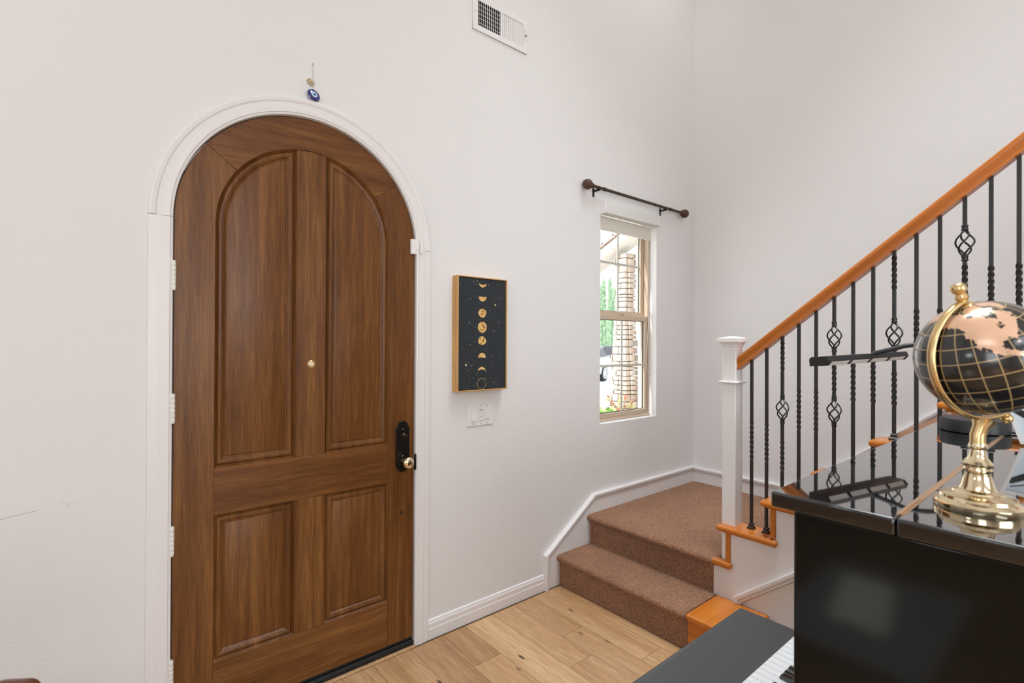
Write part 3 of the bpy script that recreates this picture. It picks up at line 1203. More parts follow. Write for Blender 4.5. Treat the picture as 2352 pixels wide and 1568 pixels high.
def twisted(b, x, y, z0, z1, zones):
    """square bar with twisted zones"""
    zs = set([z0, z1])
    for a, c in zones:
        k = 0
        n_ = max(8, int((c - a) / 0.006))
        for i in range(n_ + 1):
            zs.add(a + (c - a) * i / n_)
    zs = sorted(zs)

    def rot(z):
        t = 0
        for a, c in zones:
            turns = round((c - a) / 0.1 * 4) / 4
            if z >= c:
                t += turns
            elif z > a:
                t += turns * (z - a) / (c - a)
        return t * 2 * PI
    vv, ff = [], []
    for z in zs:
        inz = any(a + 0.004 < z < c - 0.004 for a, c in zones)
        h = HB * (1.08 if inz else 1.0)
        a_ = rot(z)
        for sx, sy in ((-1, -1), (1, -1), (1, 1), (-1, 1)):
            dx, dy = sx * h, sy * h
            vv.append((x + dx * math.cos(a_) - dy * math.sin(a_), y + dx * math.sin(a_) + dy * math.cos(a_), z))
    for i in range(len(zs) - 1):
        for k in range(4):
            k2 = (k + 1) % 4
            ff.append((i * 4 + k, i * 4 + k2, (i + 1) * 4 + k2, (i + 1) * 4 + k))
    ff.append((3, 2, 1, 0))
    e = (len(zs) - 1) * 4
    ff.append((e, e + 1, e + 2, e + 3))
    b.raw(vv, ff)


def collar(b, x, y, z):
    for dz in (-0.007, 0.007):
        b.lathe([(0.0085, dz - 0.004), (0.0115, dz - 0.002), (0.0115, dz + 0.002), (0.0085, dz + 0.004)], (x, y, z), 12)
    b.lathe([(0.0095, -0.008), (0.0095, 0.008)], (x, y, z), 12)


def basket(x, y, zc, parent):
    b = B()
    hgt = 0.050
    for k in range(4):
        pts = []
        for i in range(19):
            t = i / 18
            r = 0.004 + 0.0245 * math.sin(PI * t) ** 0.85
            a_ = k * PI / 2 + PI * 0.95 * t
            pts.append((x + r * math.cos(a_), y + r * math.sin(a_), zc - hgt + 2 * hgt * t))
        b.tube(pts, 0.0034, 6)
    b.build('basket', M['iron'], parent, smooth=60)
    for z in (zc - hgt - 0.010, zc + hgt + 0.010):
        b = B()
        collar(b, x, y, z)
        b.build('collar', M['iron'], parent, smooth=40)


YBAL = [1.217 - 0.07553 * i for i in range(28)]
for i, y in enumerate(YBAL):
    kk = 0 if i < 2 else (i - 2) // 3 + 1
    base = TA + RS * kk
    if y < Y0 - RUN * NT + 0.06 or kk >= NT:
        break
    top = 1.388 + (1.284 - y) * RSL + 0.003
    typ = {2: 1, 5: 2}.get(i % 6, 0)
    if typ == 0:
        c0 = base + (0.425 if kk % 2 == 0 and kk > 0 else 0.452)
        segs = [(base + 0.001, top, [(c0 - 0.10, c0 + 0.10)])]
        bk = []
    elif typ == 1:
        zc = base + 0.449
        bk = [zc]
        segs = [(base + 0.001, zc - 0.052, [(zc - 0.31, zc - 0.16)]), (zc + 0.052, top, [(zc + 0.185, zc + 0.335)])]
    else:
        za, zb = base + 0.280, base + 0.622
        bk = [za, zb]
        segs = [(base + 0.001, za - 0.052, []), (za + 0.052, zb - 0.052, [(za + 0.085, zb - 0.085)]), (zb + 0.052, top, [])]
    b = B()
    for z0, z1, zn in segs:
        twisted(b, XB, y, z0, z1, zn)
    bal = b.build('baluster', M['iron'], rl)
    for zc in bk:
        basket(XB, y, zc, bal)
    b = B()

    def sq2(h, z0, z1, h2=None):
        h2 = h2 or h
        v = [(XB - h, y - h, z0), (XB + h, y - h, z0), (XB + h, y + h, z0), (XB - h, y + h, z0),
             (XB - h2, y - h2, z1), (XB + h2, y - h2, z1), (XB + h2, y + h2, z1), (XB - h2, y + h2, z1)]
        b.raw(v, [(3, 2, 1, 0), (4, 5, 6, 7), (0, 1, 5, 4), (1, 2, 6, 5), (2, 3, 7, 6), (3, 0, 4, 7)])
    sq2(0.0165, base, base + 0.007)
    sq2(0.0155, base + 0.007, base + 0.013, 0.0095)
    sq2(0.0095, base + 0.013, base + 0.018)
    sq2(0.0095, base + 0.018, base + 0.023, 0.0125)
    sq2(0.0125, base + 0.023, base + 0.027, 0.0085)
    b.build('shoe', M['iron'], bal)

# ================================================================== UPRIGHT PIANO
PX0, PX1 = 1.072, 2.540
PYF, PYB = 0.456, -0.150
PZ = 1.225
pn = thing('upright_piano', (1.8, 0.15, 0), 'glossy black upright piano standing end-on beside the stair railing', 'piano')
HY = 0.247
b = B()
b.box(PX0, PX1, HY + 0.0007, PYF, PZ - 0.031, PZ)
b.build('lid', M['lacquer'], pn, bevel=0.004, bseg=3)
b = B()
b.box(PX0, PX1, PYB, HY - 0.0007, PZ - 0.031, PZ)
b.build('lid_back', M['lacquer'], pn, bevel=0.004, bseg=3)
b = B()
b.lathe([(0.0026, PX0 + 0.030), (0.0030, PX0 + 0.032), (0.0030, PX1 - 0.02)], (0, HY, PZ + 0.0008), 10, (1, 0, 0))
b.box(PX0 + 0.03, PX1 - 0.02, HY - 0.006, HY + 0.006, PZ - 0.0005, PZ + 0.0008)
tag(b.build('lid_hinge', M['hinge_brass'], pn, smooth=40), 'long brass hinge across the lid')
CX0 = PX0 + 0.014
CYF = 0.418
for xa, xb in ((CX0, CX0 + 0.035), (PX1 - 0.049, PX1 - 0.014)):
    b = B()
    b.box(xa, xb, PYB + 0.012, CYF, 0.055, PZ - 0.0315)
    b.build('side_panel', M['lacquer_side'], pn, bevel=0.006, bseg=3)
b = B()
b.box(CX0 + 0.036, PX1 - 0.05, 0.375, 0.395, 0.80, PZ - 0.033)
b.build('front_panel', M['lacquer'], pn, bevel=0.002)
b = B()
b.box(CX0 + 0.036, PX1 - 0.05, PYB + 0.014, PYB + 0.03, 0.06, PZ - 0.033)
b.build('back_panel', M['black'], pn)
b = B()
b.box(CX0 + 0.036, PX1 - 0.05, 0.30, 0.32, 0.16, 0.62)
b.build('lower_panel', M['lacquer'], pn, bevel=0.002)
b = B()
b.box(CX0 + 0.001, PX1 - 0.015, PYB + 0.014, 0.34, 0.0, 0.054)
b.build('plinth', M['lacquer'], pn, bevel=0.004)
b = B()
b.box(CX0 + 0.036, PX1 - 0.05, 0.30, 0.572, 0.622, 0.690)
b.build('key_bed', M['lacquer'], pn, bevel=0.004)
b = B()
b.prism([(0.396, 0.752), (0.424, 0.752), (0.412, 0.86), (0.396, 0.86)], 'x', CX0 + 0.036, PX1 - 0.05)
b.build('fallboard', M['lacquer'], pn, bevel=0.003)
for xa, xb in ((CX0, CX0 + 0.030), (PX1 - 0.049, PX1 - 0.014)):
    b = B()
    b.prism([(0.4185, 0.62), (0.58, 0.62), (0.58, 0.70), (0.57, 0.712), (0.4185, 0.712)], 'x', xa, xb)
    b.build('arm', M['lacquer'], pn, bevel=0.006)
    b = B()
    b.box(xa + 0.002, xb - 0.002, 0.525, 0.568, 0.0, 0.6195)
    b.build('leg', M['lacquer'], pn, bevel=0.004)
KX, KW = 1.128, 0.0236
for i in range(52):
    b = B()
    b.box(KX + i * KW + 0.0006, KX + (i + 1) * KW - 0.0006, 0.426, 0.567, 0.7, 0.730)
    b.build('white_key', M['ivory'], pn, bevel=0.001, bseg=1)
b = B()
b.box(KX + 52 * KW + 0.002, PX1 - 0.051, 0.426, 0.566, 0.691, 0.745)
b.build('key_block', M['lacquer'], pn, bevel=0.004)
b = B()
b.box(KX, KX + 52 * KW, 0.42, 0.560, 0.690, 0.6998)
b.build('key_frame', M['black'], pn)
# black keys: A0 A#0 B0 C1 ...
for i in range(51):
    note = 'ABCDEFG'[i % 7]
    if note in 'ACDFG':
        xk = KX + (i + 1) * KW
        b = B()
        b.prism([(0.4265, 0.7302), (0.519, 0.7302), (0.513, 0.742), (0.4265, 0.742)], 'x', xk - 0.0052, xk + 0.0052)
        b.build('black_key', M['lacquer'], pn, bevel=0.0015, bseg=1)

# ---- bench
bn = thing('piano_bench', (1.63, 0.80, 0), 'low black padded bench pulled up under the piano keyboard', 'bench')
b = B()
b.box(1.225, 2.006, 0.62, 0.973, 0.425, 0.480)
b.build('cushion', M['leather'], bn, bevel=0.022, bseg=5)
b = B()
b.box(1.235, 1.996, 0.63, 0.963, 0.36, 0.425)
b.build('apron', M['lacquer'], bn, bevel=0.003)
for x in (1.245, 1.946):
    for y in (0.64, 0.913):
        b = B()
        b.box(x, x + 0.04, y, y + 0.04, 0.0, 0.36)
        b.build('leg', M['lacquer'], bn, bevel=0.003)

# ================================================================== GLOBE
GC = Vector((1.262, 0.158, 1.503))
GR = 0.1035
gx, gy = 1.2535, 0.1655
gb = thing('desk_globe', (gx, gy, PZ), 'black and gold desk globe on a polished brass stand on the piano lid', 'globe')
b = B()
b.lathe([(0.062, 0.0), (0.0635, 0.003), (0.0635, 0.013), (0.0605, 0.0165), (0.056, 0.020), (0.0545, 0.025), (0.047, 0.029), (0.038, 0.031), (0.036, 0.034), (0.027, 0.037), (0.024, 0.043), (0.021, 0.056), (0.0185, 0.067),
         (0.0195, 0.070), (0.021, 0.073), (0.0195, 0.077), (0.022, 0.080), (0.0225, 0.084), (0.019, 0.088), (0.0145, 0.094), (0.0115, 0.102), (0.0105, 0.109), (0.014, 0.112), (0.0145, 0.115), (0.0125, 0.118), (0.0125, 0.121)], (gx, gy, PZ), 48)
b.build('stand', M['brass'], gb, smooth=35)
e_dir = (-R_ * math.cos(math.radians(8)) - Vector((F_.x, F_.y, 0)) * math.sin(math.radians(8)))
e_dir.z = 0
e_dir.normalize()
TILT = math.radians(23.5)
axis_v = (Vector((0, 0, 1)) * math.cos(TILT) + e_dir * math.sin(TILT)).normalized()
side_v = e_dir.cross(Vector((0, 0, 1))).normalized()
# stem from the stand up to the meridian arm
b = B()
low = GC + Vector((0, 0, -1)) * (GR + 0.011)
b.tube([(gx, gy, PZ + 0.120), (gx, gy, PZ + 0.135), (gx + (low.x - gx) * 0.5, gy + (low.y - gy) * 0.5, PZ + 0.150), (low.x, low.y, low.z + 0.001)], [0.0115, 0.0115, 0.0120, 0.019], 20)
b.build('stem', M['brass2'], gb, smooth=60)
# meridian arm
b = B()
pts_n = 48
prof = [(0.005, -0.0065), (0.0075, -0.0075), (0.010, -0.0065), (0.012, -0.003), (0.012, 0.003), (0.010, 0.0065), (0.0075, 0.0075), (0.005, 0.0065)]
vv = []
for i in range(pts_n + 1):
    a = TILT - 0.03 + (PI + 0.06) * i / pts_n
    rad = e_dir * math.sin(a) + Vector((0, 0, 1)) * math.cos(a)
    for dr_, ds in prof:
        vv.append(GC + rad * (GR + dr_) + side_v * ds)
k = len(prof)
ff = []
for i in range(pts_n):
    for j in range(k):
        j2 = (j + 1) % k
        ff.append((i * k + j, i * k + j2, (i + 1) * k + j2, (i + 1) * k + j))
ff += [tuple(range(k)), tuple(range(pts_n * k, pts_n * k + k))]
b.raw(vv, ff)
b.build('meridian_arm', M['brass2'], gb, smooth=50)
b = B()
b.lathe([(0.004, GR - 0.003), (0.013, GR - 0.001), (0.013, GR + 0.002), (0.005, GR + 0.004), (0.006, GR + 0.010), (0.010, GR + 0.013), (0.011, GR + 0.017), (0.009, GR + 0.0205), (0.0075, GR + 0.023), (0.0105, GR + 0.027), (0.0125, GR + 0.032), (0.0115, GR + 0.038), (0.007, GR + 0.042), (0.002, GR + 0.0435)], GC, 24, axis_v)
b.build('finial', M['brass2'], gb, smooth=40)
b = B()
b.lathe([(0.004, GR - 0.003), (0.005, GR + 0.012), (0.008, GR + 0.014), (0.010, GR + 0.019), (0.008, GR + 0.025), (0.002, GR + 0.028)], GC, 20, -axis_v)
b.build('pivot_nut', M['brass2'], gb, smooth=40)

LAND = {
 'na': [(-170, 68), (-172, 56), (-158, 52), (-146, 56), (-132, 50), (-124, 48), (-124, 40), (-117, 33), (-114, 28), (-110, 23), (-112, 30), (-109, 26), (-105, 20), (-95, 16), (-88, 13), (-83, 8), (-78, 9), (-83, 15), (-88, 16), (-87, 21), (-91, 19), (-97, 22), (-97, 28), (-90, 30), (-84, 30), (-81, 25), (-80, 32), (-75, 36), (-70, 42), (-62, 45), (-66, 50), (-56, 52), (-62, 58), (-70, 62), (-78, 62), (-78, 56), (-82, 52), (-92, 57), (-94, 62), (-86, 67), (-95, 72), (-110, 70), (-128, 70), (-156, 71)],
 'arc': [(-128, 71), (-100, 70), (-90, 71), (-76, 63), (-62, 66), (-76, 74), (-66, 82), (-90, 83), (-125, 78)],
 'gr': [(-55, 60), (-45, 60), (-22, 70), (-18, 80), (-35, 83), (-60, 81), (-68, 76), (-54, 70)],
 'sa': [(-78, 8), (-70, 12), (-60, 9), (-50, 2), (-35, -6), (-39, -16), (-48, -26), (-58, -36), (-66, -44), (-68, -54), (-74, -50), (-72, -32), (-70, -18), (-80, -6), (-80, 1)],
 'af': [(-16, 14), (-16, 24), (-6, 35), (10, 37), (20, 32), (32, 31), (40, 14), (51, 12), (40, -4), (40, -16), (32, -28), (20, -35), (14, -22), (9, 2), (-8, 5)],
 'eu': [(-9, 38), (-9, 43), (-1, 46), (-4, 49), (8, 54), (10, 60), (5, 61), (15, 69), (30, 71), (45, 67), (70, 72), (105, 77), (140, 73), (175, 70), (180, 66), (178, 62), (163, 58), (156, 51), (155, 60), (140, 54), (135, 44), (127, 38), (122, 40), (121, 30), (108, 20), (105, 9), (100, 14), (95, 17), (87, 22), (80, 13), (77, 8), (72, 20), (66, 25), (57, 26), (58, 20), (44, 13), (35, 30), (36, 37), (26, 39), (20, 40), (12, 45), (16, 39), (8, 44), (0, 40), (-5, 36)],
 'au': [(114, -22), (122, -17), (131, -12), (142, -11), (146, -19), (153, -27), (149, -38), (138, -35), (129, -32), (116, -35)],
 'an': [(-180, -75), (-90, -72), (-60, -64), (-50, -76), (0, -70), (60, -67), (110, -66), (160, -70), (180, -75), (180, -90), (-180, -90)],
}
HOLES = [[(-92, 57), (-84, 54), (-79, 58), (-86, 63)], [(-92, 47), (-84, 48), (-80, 44), (-87, 42)], [(-118, 66), (-110, 67), (-110, 62), (-120, 62)]]
nlon, nlat = 300, 150
lon = np.linspace(-180, 180, nlon, endpoint=False)
lat = np.linspace(-90, 90, nlat + 1)
LO, LA = np.meshgrid(lon, lat)
jit = 2.2 * np.sin(np.radians(LO * 11.0) + LA * 0.6) * np.cos(np.radians(LA * 17.0) + LO * 0.35) + 1.2 * np.sin(LO * 0.9 + LA * 1.3)


def inside(poly, x, y):
    r = np.zeros(x.shape, bool)
    n = len(poly)
    for i in range(n):
        x1, y1 = poly[i]
        x2, y2 = poly[(i + 1) % n]
        if y1 == y2:
            continue
        c = ((y1 > y) != (y2 > y)) & (x < (x2 - x1) * (y - y1) / (y2 - y1) + x1)
        r ^= c
    return r


land = np.zeros(LO.shape, bool)
for p in LAND.values():
    land |= inside(p, LO + jit * 0.8, LA + jit * 0.6)
for p in HOLES:
    land &= ~inside(p, LO + jit * 0.5, LA + jit * 0.5)
me = bpy.data.meshes.new('map_ball')
vv = []
for j in range(nlat + 1):
    la = math.radians(lat[j])
    for i in range(nlon):
        lo = math.radians(lon[i])
        vv.append((GR * math.cos(la) * math.cos(lo), GR * math.cos(la) * math.sin(lo), GR * math.sin(la)))
ff = []
for j in range(nlat):
    for i in range(nlon):
        i2 = (i + 1) % nlon
        ff.append((j * nlon + i, j * nlon + i2, (j + 1) * nlon + i2, (j + 1) * nlon + i))
me.from_pydata(vv, [], ff)
at = me.attributes.new('land', 'FLOAT', 'POINT')
at.data.foreach_set('value', land.astype(np.float32).ravel())
me.shade_smooth()
ball = bpy.data.objects.new('map_ball', me)
COL.objects.link(ball)
ball.parent = gb
ball.location = GC - Vector((gx, gy, PZ))
# local z -> axis, local longitude LON_V faces the viewer
LON_V = math.radians(-114)
tov = (Vector((0, 0, 1.525)) - GC)
tov = (tov - axis_v * tov.dot(axis_v)).normalized()
ey = axis_v.cross(tov)
fr = Matrix((tov, ey, axis_v)).transposed()
ball.rotation_euler = (fr @ Matrix.Rotation(-LON_V, 3, 'Z')).to_euler()


def globe_mat():
    m = mat('globe_map', (0.01, 0.01, 0.012), 0.22, 0.0, Coat_Weight=0.6, Coat_Roughness=0.08)
    t = N(m, 'ShaderNodeTexCoord')
    s = N(m, 'ShaderNodeSeparateXYZ')
    L(m, t.outputs['Object'], s.inputs[0])

    def ma(op, a, b_=None):
        n_ = N(m, 'ShaderNodeMath', operation=op)
        for i_, x_ in enumerate((a, b_)):
            if x_ is None:
                continue
            if isinstance(x_, (int, float)):
                n_.inputs[i_].default_value = x_
            else:
                L(m, x_, n_.inputs[i_])
        return n_.outputs[0]
    lo_ = ma('ARCTAN2', s.outputs['Y'], s.outputs['X'])
    la_ = ma('ARCSINE', ma('DIVIDE', s.outputs['Z'], GR))
    k_ = 180 / PI / 15.0
    fl_ = ma('ABSOLUTE', ma('SUBTRACT', ma('FRACT', ma('ADD', ma('MULTIPLY', lo_, k_), 0.5)), 0.5))
    wl = ma('DIVIDE', 0.035, ma('MAXIMUM', ma('COSINE', la_), 0.15))
    l1 = ma('LESS_THAN', fl_, wl)
    fa_ = ma('ABSOLUTE', ma('SUBTRACT', ma('FRACT', ma('ADD', ma('MULTIPLY', la_, k_), 0.5)), 0.5))
    l2 = ma('LESS_THAN', fa_, 0.036)
    g = ma('MAXIMUM', l1, l2)
    a_ = N(m, 'ShaderNodeAttribute', attribute_name='land')
    ld = ma('GREATER_THAN', a_.outputs['Fac'], 0.5)
    n1 = noise(m, coords(m, (1, 1, 1)), 60, 4, 0.6)
    oc = ramp(m, n1, [(0.3, (0.006, 0.006, 0.007)), (0.8, (0.016, 0.015, 0.016))])
    c = mix(m, g, oc, (0.42, 0.30, 0.14))
    c = mix(m, ld, c, (0.80, 0.50, 0.33))
    L(m, c, bsdf(m).inputs['Base Color'])
    mt = ma('MULTIPLY', ld, 0.25)
    L(m, mt, bsdf(m).inputs['Metallic'])
    return m


me.materials.append(globe_mat())

# ================================================================== PIANO LAMP
lx, ly = 2.373, 0.322
lp = thing('piano_lamp', (lx, ly, PZ), 'black gooseneck lamp with a flat bar head on the piano behind the globe', 'lamp')
b = B()
b.lathe([(0.090, 0.0), (0.094, 0.003), (0.094, 0.040), (0.091, 0.045), (0.060, 0.048), (0.022, 0.049), (0.020, 0.060), (0.012, 0.064)], (lx, ly, PZ), 40)
b.build('lamp_base', M['lamp'], lp, smooth=40)
hl, hr = Vector((1.960, 0.672, 1.467)), Vector((2.526, 0.573, 1.482))
ax = (hr - hl).normalized()
mid = hl.lerp(hr, 0.56)
b = B()
neck = [(lx, ly, PZ + 0.06), (lx, ly, PZ + 0.17), (lx - 0.004, ly + 0.015, PZ + 0.225), (lx - 0.02, ly + 0.05, PZ + 0.272), (lx - 0.045, ly + 0.11, PZ + 0.299), (lx - 0.07, ly + 0.17, PZ + 0.299), (lx - 0.085, ly + 0.215, PZ + 0.285), (mid.x, mid.y - 0.018, mid.z + 0.016)]


def smooth_path(p, n=6):
    p = [Vector(q) for q in p]
    out = []
    for i in range(len(p) - 1):
        p0, p1, p2, p3 = p[max(i - 1, 0)], p[i], p[i + 1], p[min(i + 2, len(p) - 1)]
        for k_ in range(n):
            t = k_ / n
            out.append(0.5 * ((2 * p1) + (p2 - p0) * t + (2 * p0 - 5 * p1 + 4 * p2 - p3) * t * t + (3 * p1 - p0 - 3 * p2 + p3) * t ** 3))
    out.append(p[-1])
    return out


b.tube(smooth_path(neck), 0.0085, 12)
b.build('gooseneck', M['lamp'], lp, smooth=60)
b = B()
dn = Vector((0.0, 0.0, 1.0))
wv = ax.cross(dn).normalized() * -1
dn = wv.cross(ax).normalized()
if dn.z < 0:
    dn = -dn
if wv.y < 0:
    wv = -wv
ROLL = math.radians(4)
wv, dn = wv * math.cos(ROLL) - dn * math.sin(ROLL), dn * math.cos(ROLL) + wv * math.sin(ROLL)
sec = [(-0.022, -0.017), (0.034, -0.017), (0.034, 0.008), (0.026, 0.016), (-0.030, 0.016), (-0.036, -0.003)]
vv = [e + wv * u + dn * v_ for e in (hl, hr) for u, v_ in sec]
b.raw(vv, [(0, 1, 2, 3, 4, 5), (11, 10, 9, 8, 7, 6)] + [(i, (i + 1) % 6, (i + 1) % 6 + 6, i + 6) for i in range(6)])
head = b.build('lamp_head', M['lamp'], lp, bevel=0.0015)
for k in range(4):
    b = B()
    a, c = hl.lerp(hr, 0.03 + 0.24 * k), hl.lerp(hr, 0.03 + 0.24 * k + 0.20)
    b.raw([e + wv * u + dn * v_ for e in (a, c) for u, v_ in ((-0.0237, -0.0163), (-0.0357, -0.0043), (-0.0347, -0.0033), (-0.0227, -0.0153))],
          [(0, 1, 2, 3), (7, 6, 5, 4), (0, 4, 5, 1), (1, 5, 6, 2), (2, 6, 7, 3), (3, 7, 4, 0)])
    b.build('diffuser', M['led'], head)
b = B()
b.tube(smooth_path([(lx + 0.03, ly - 0.085, PZ + 0.006), (lx + 0.02, ly - 0.13, PZ + 0.003), (lx + 0.06, ly - 0.25, PZ + 0.003), (lx + 0.10, ly - 0.42, PZ + 0.003)]), 0.003, 8)
b.build('power_cable', M['black'], lp, smooth=60)

# ---- white framed picture leaning beyond the lamp
pf = thing('tabletop_photo_frame', (2.15, 0.15, PZ), 'white framed pale blue card leaning on the piano lid behind the globe', 'frame')
fu = Vector((0.0, -0.95, 0.10)).normalized()
fv = Vector((0.06, 0.30, 0.95))
fv.normalize()
fn = fu.cross(fv).normalized()
if fn.x > 0:
    fn = -fn
P0 = Vector((2.15, 0.188, PZ + 0.004))


def fq(b, u0, u1, v0, v1, d0, d1):
    vv = [P0 + fu * u + fv * v_ + fn * dd for u in (u0, u1) for v_ in (v0, v1) for dd in (d0, d1)]
    b.raw(vv, [(0, 1, 3, 2), (4, 6, 7, 5), (0, 4, 5, 1), (2, 3, 7, 6), (0, 2, 6, 4), (1, 5, 7, 3)])


b = B()
fq(b, 0, 0.010, 0, 0.15, 0, 0.010)
fq(b, 0.140, 0.15, 0, 0.15, 0, 0.010)
fq(b, 0.010, 0.140, 0, 0.010, 0, 0.010)
fq(b, 0.010, 0.140, 0.140, 0.15, 0, 0.010)
b.build('frame_border', M['white'], pf, bevel=0.001)
b = B()
fq(b, 0.009, 0.141, 0.009, 0.141, 0.001, 0.007)
cd = b.build('card', M['pale_blue'], pf)
b = B()
b.raw([P0 + fu * u + fv * v_ + fn * 0.0075 for u, v_ in ((0.010, 0.118), (0.016, 0.118), (0.060, 0.082), (0.034, 0.076), (0.010, 0.100))], [(0, 1, 2, 3, 4)])
b.build('ink_mark', M['black'], cd)
b = B()
b.raw([P0 + fu * u + fv * v_ + fn * 0.0075 for u, v_ in ((0.016, 0.126), (0.110, 0.078), (0.110, 0.082), (0.016, 0.130))], [(0, 1, 2, 3)])
b.build('ink_mark', M['black'], cd)

# ================================================================== THINGS ON THE DOOR WALL
# ---- framed moon picture
PXa, PXb, PZa, PZb = 1.485, 1.821, 1.266, 1.884
PF = DY - 0.052
pc = thing('moon_phase_picture', (1.653, DY, PZa), 'black canvas of golden moon phases and stars in a thin gold frame', 'picture')
b = B()
fw = 0.006
b.box(PXa, PXa + fw, PF, DY, PZa, PZb)
b.box(PXb - fw, PXb, PF, DY, PZa, PZb)
b.box(PXa + fw, PXb - fw, PF, DY, PZa, PZa + fw)
b.box(PXa + fw, PXb - fw, PF, DY, PZb - fw, PZb)
b.build('frame', M['gold'], pc, bevel=0.001)
CY = PF + 0.004
b = B()
b.box(PXa + fw + 0.003, PXb - fw - 0.003, CY, DY - 0.002, PZa + fw + 0.003, PZb - fw - 0.003)
cv = b.build('canvas', M['canvas'], pc)
ys = CY - 0.0005
mx = 1.651


def shape(b, pts, y=None):
    b.face([(x, y or ys, z) for x, z in pts])


def circ(cx, cz, r, a0=0, a1=2 * PI, n=32):
    return [(cx + r * math.cos(a0 + (a1 - a0) * i / n), cz + r * math.sin(a0 + (a1 - a0) * i / n)) for i in range(n + 1)]


MR = 0.0265
for idx, z in enumerate((1.844, 1.767, 1.691, 1.612, 1.536, 1.457, 1.381, 1.303)):
    b = B()
    x = mx - 0.0006 * idx
    if idx in (0, 6):
        sg = -1 if idx == 0 else 1
        o_ = [(x + MR * math.cos(a), z - sg * 0.012 + sg * MR * math.sin(a)) for a in [0.15 + (PI - 0.3) * i / 20 for i in range(21)]]
        i_ = [(x + MR * math.cos(a), z - sg * 0.012 + sg * MR * 0.45 * math.sin(a)) for a in [0.15 + (PI - 0.3) * i / 20 for i in range(21)]]
        for q in range(20):
            shape(b, [o_[q], o_[q + 1], i_[q + 1], i_[q]])
    elif idx in (1, 5):
        sg = -1 if idx == 1 else 1
        shape(b, [(x + MR * math.cos(a), z - sg * 0.012 + sg * MR * math.sin(a)) for a in [PI * i / 24 for i in range(25)]])
    elif idx in (2, 4):
        sg = -1 if idx == 2 else 1
        shape(b, [(x + MR * math.cos(a), z + sg * MR * (math.sin(a) if math.sin(a) > 0 else 0.80 * math.sin(a))) for a in [2 * PI * i / 36 for i in range(36)]])
    elif idx == 3:
        shape(b, circ(x, z, 0.030)[:-1])
    else:
        o_, i_ = circ(x, z, 0.030), circ(x, z, 0.0283)
        for q in range(32):
            shape(b, [o_[q], o_[q + 1], i_[q + 1], i_[q]])
    b.build('moon', M['moon'], cv)
random.seed(3)
b = B()
X0c, X1c, Z0c, Z1c = PXa + 0.012, PXb - 0.012, PZa + 0.012, PZb - 0.012
# stars read from the picture: (u, v, radius)
stars = [(0.30, 0.975, 2.6), (0.375, 0.985, 2.6), (0.35, 0.955, 1.6), (0.62, 0.955, 2.4), (0.30, 0.885, 1.4), (0.84, 0.85, 1.8), (0.91, 0.84, 1.8), (0.87, 0.83, 1.2), (0.86, 0.865, 1.2), (0.24, 0.815, 1.8), (0.42, 0.785, 1.7),
         (0.40, 0.69, 2.6), (0.65, 0.72, 1.5), (0.58, 0.745, 1.2), (0.21, 0.60, 2.6), (0.86, 0.61, 1.8), (0.74, 0.53, 2.8), (0.35, 0.555, 1.3), (0.135, 0.475, 1.8), (0.30, 0.425, 1.8), (0.23, 0.40, 2.4), (0.34, 0.35, 1.3),
         (0.06, 0.375, 1.2), (0.71, 0.29, 2.4), (0.59, 0.365, 1.2), (0.85, 0.37, 1.3), (0.18, 0.245, 1.7), (0.22, 0.225, 1.7), (0.26, 0.21, 2.6), (0.19, 0.17, 1.8), (0.70, 0.23, 1.2), (0.37, 0.135, 1.4), (0.57, 0.15, 1.7),
         (0.29, 0.095, 1.4), (0.36, 0.045, 1.5), (0.56, 0.095, 1.3), (0.74, 0.045, 1.8), (0.80, 0.03, 1.8), (0.78, 0.055, 1.1), (0.97, 0.62, 1.2), (0.03, 0.94, 1.4), (0.02, 0.205, 1.4)]
for u, v_, r in stars:
    shape(b, circ(X0c + u * (X1c - X0c), Z0c + v_ * (Z1c - Z0c), r * 0.0009, n=8)[:-1])
for _ in range(140):
    shape(b, circ(random.uniform(X0c, X1c), random.uniform(Z0c, Z1c), random.uniform(0.0003, 0.0008), n=5)[:-1])
b.build('star_print', M['star'], cv, kind='stuff')
for u, v_, r in ((0.775, 0.775, 0.0085), (0.145, 0.218, 0.0095)):
    b = B()
    sx, sz = X0c + u * (X1c - X0c), Z0c + v_ * (Z1c - Z0c)
    shape(b, [(sx + r * (1 if i % 2 == 0 else 0.4) * math.sin(i * PI / 5), sz + r * (1 if i % 2 == 0 else 0.4) * math.cos(i * PI / 5)) for i in range(10)])
    b.build('gold_star', M['star_gold'], cv)

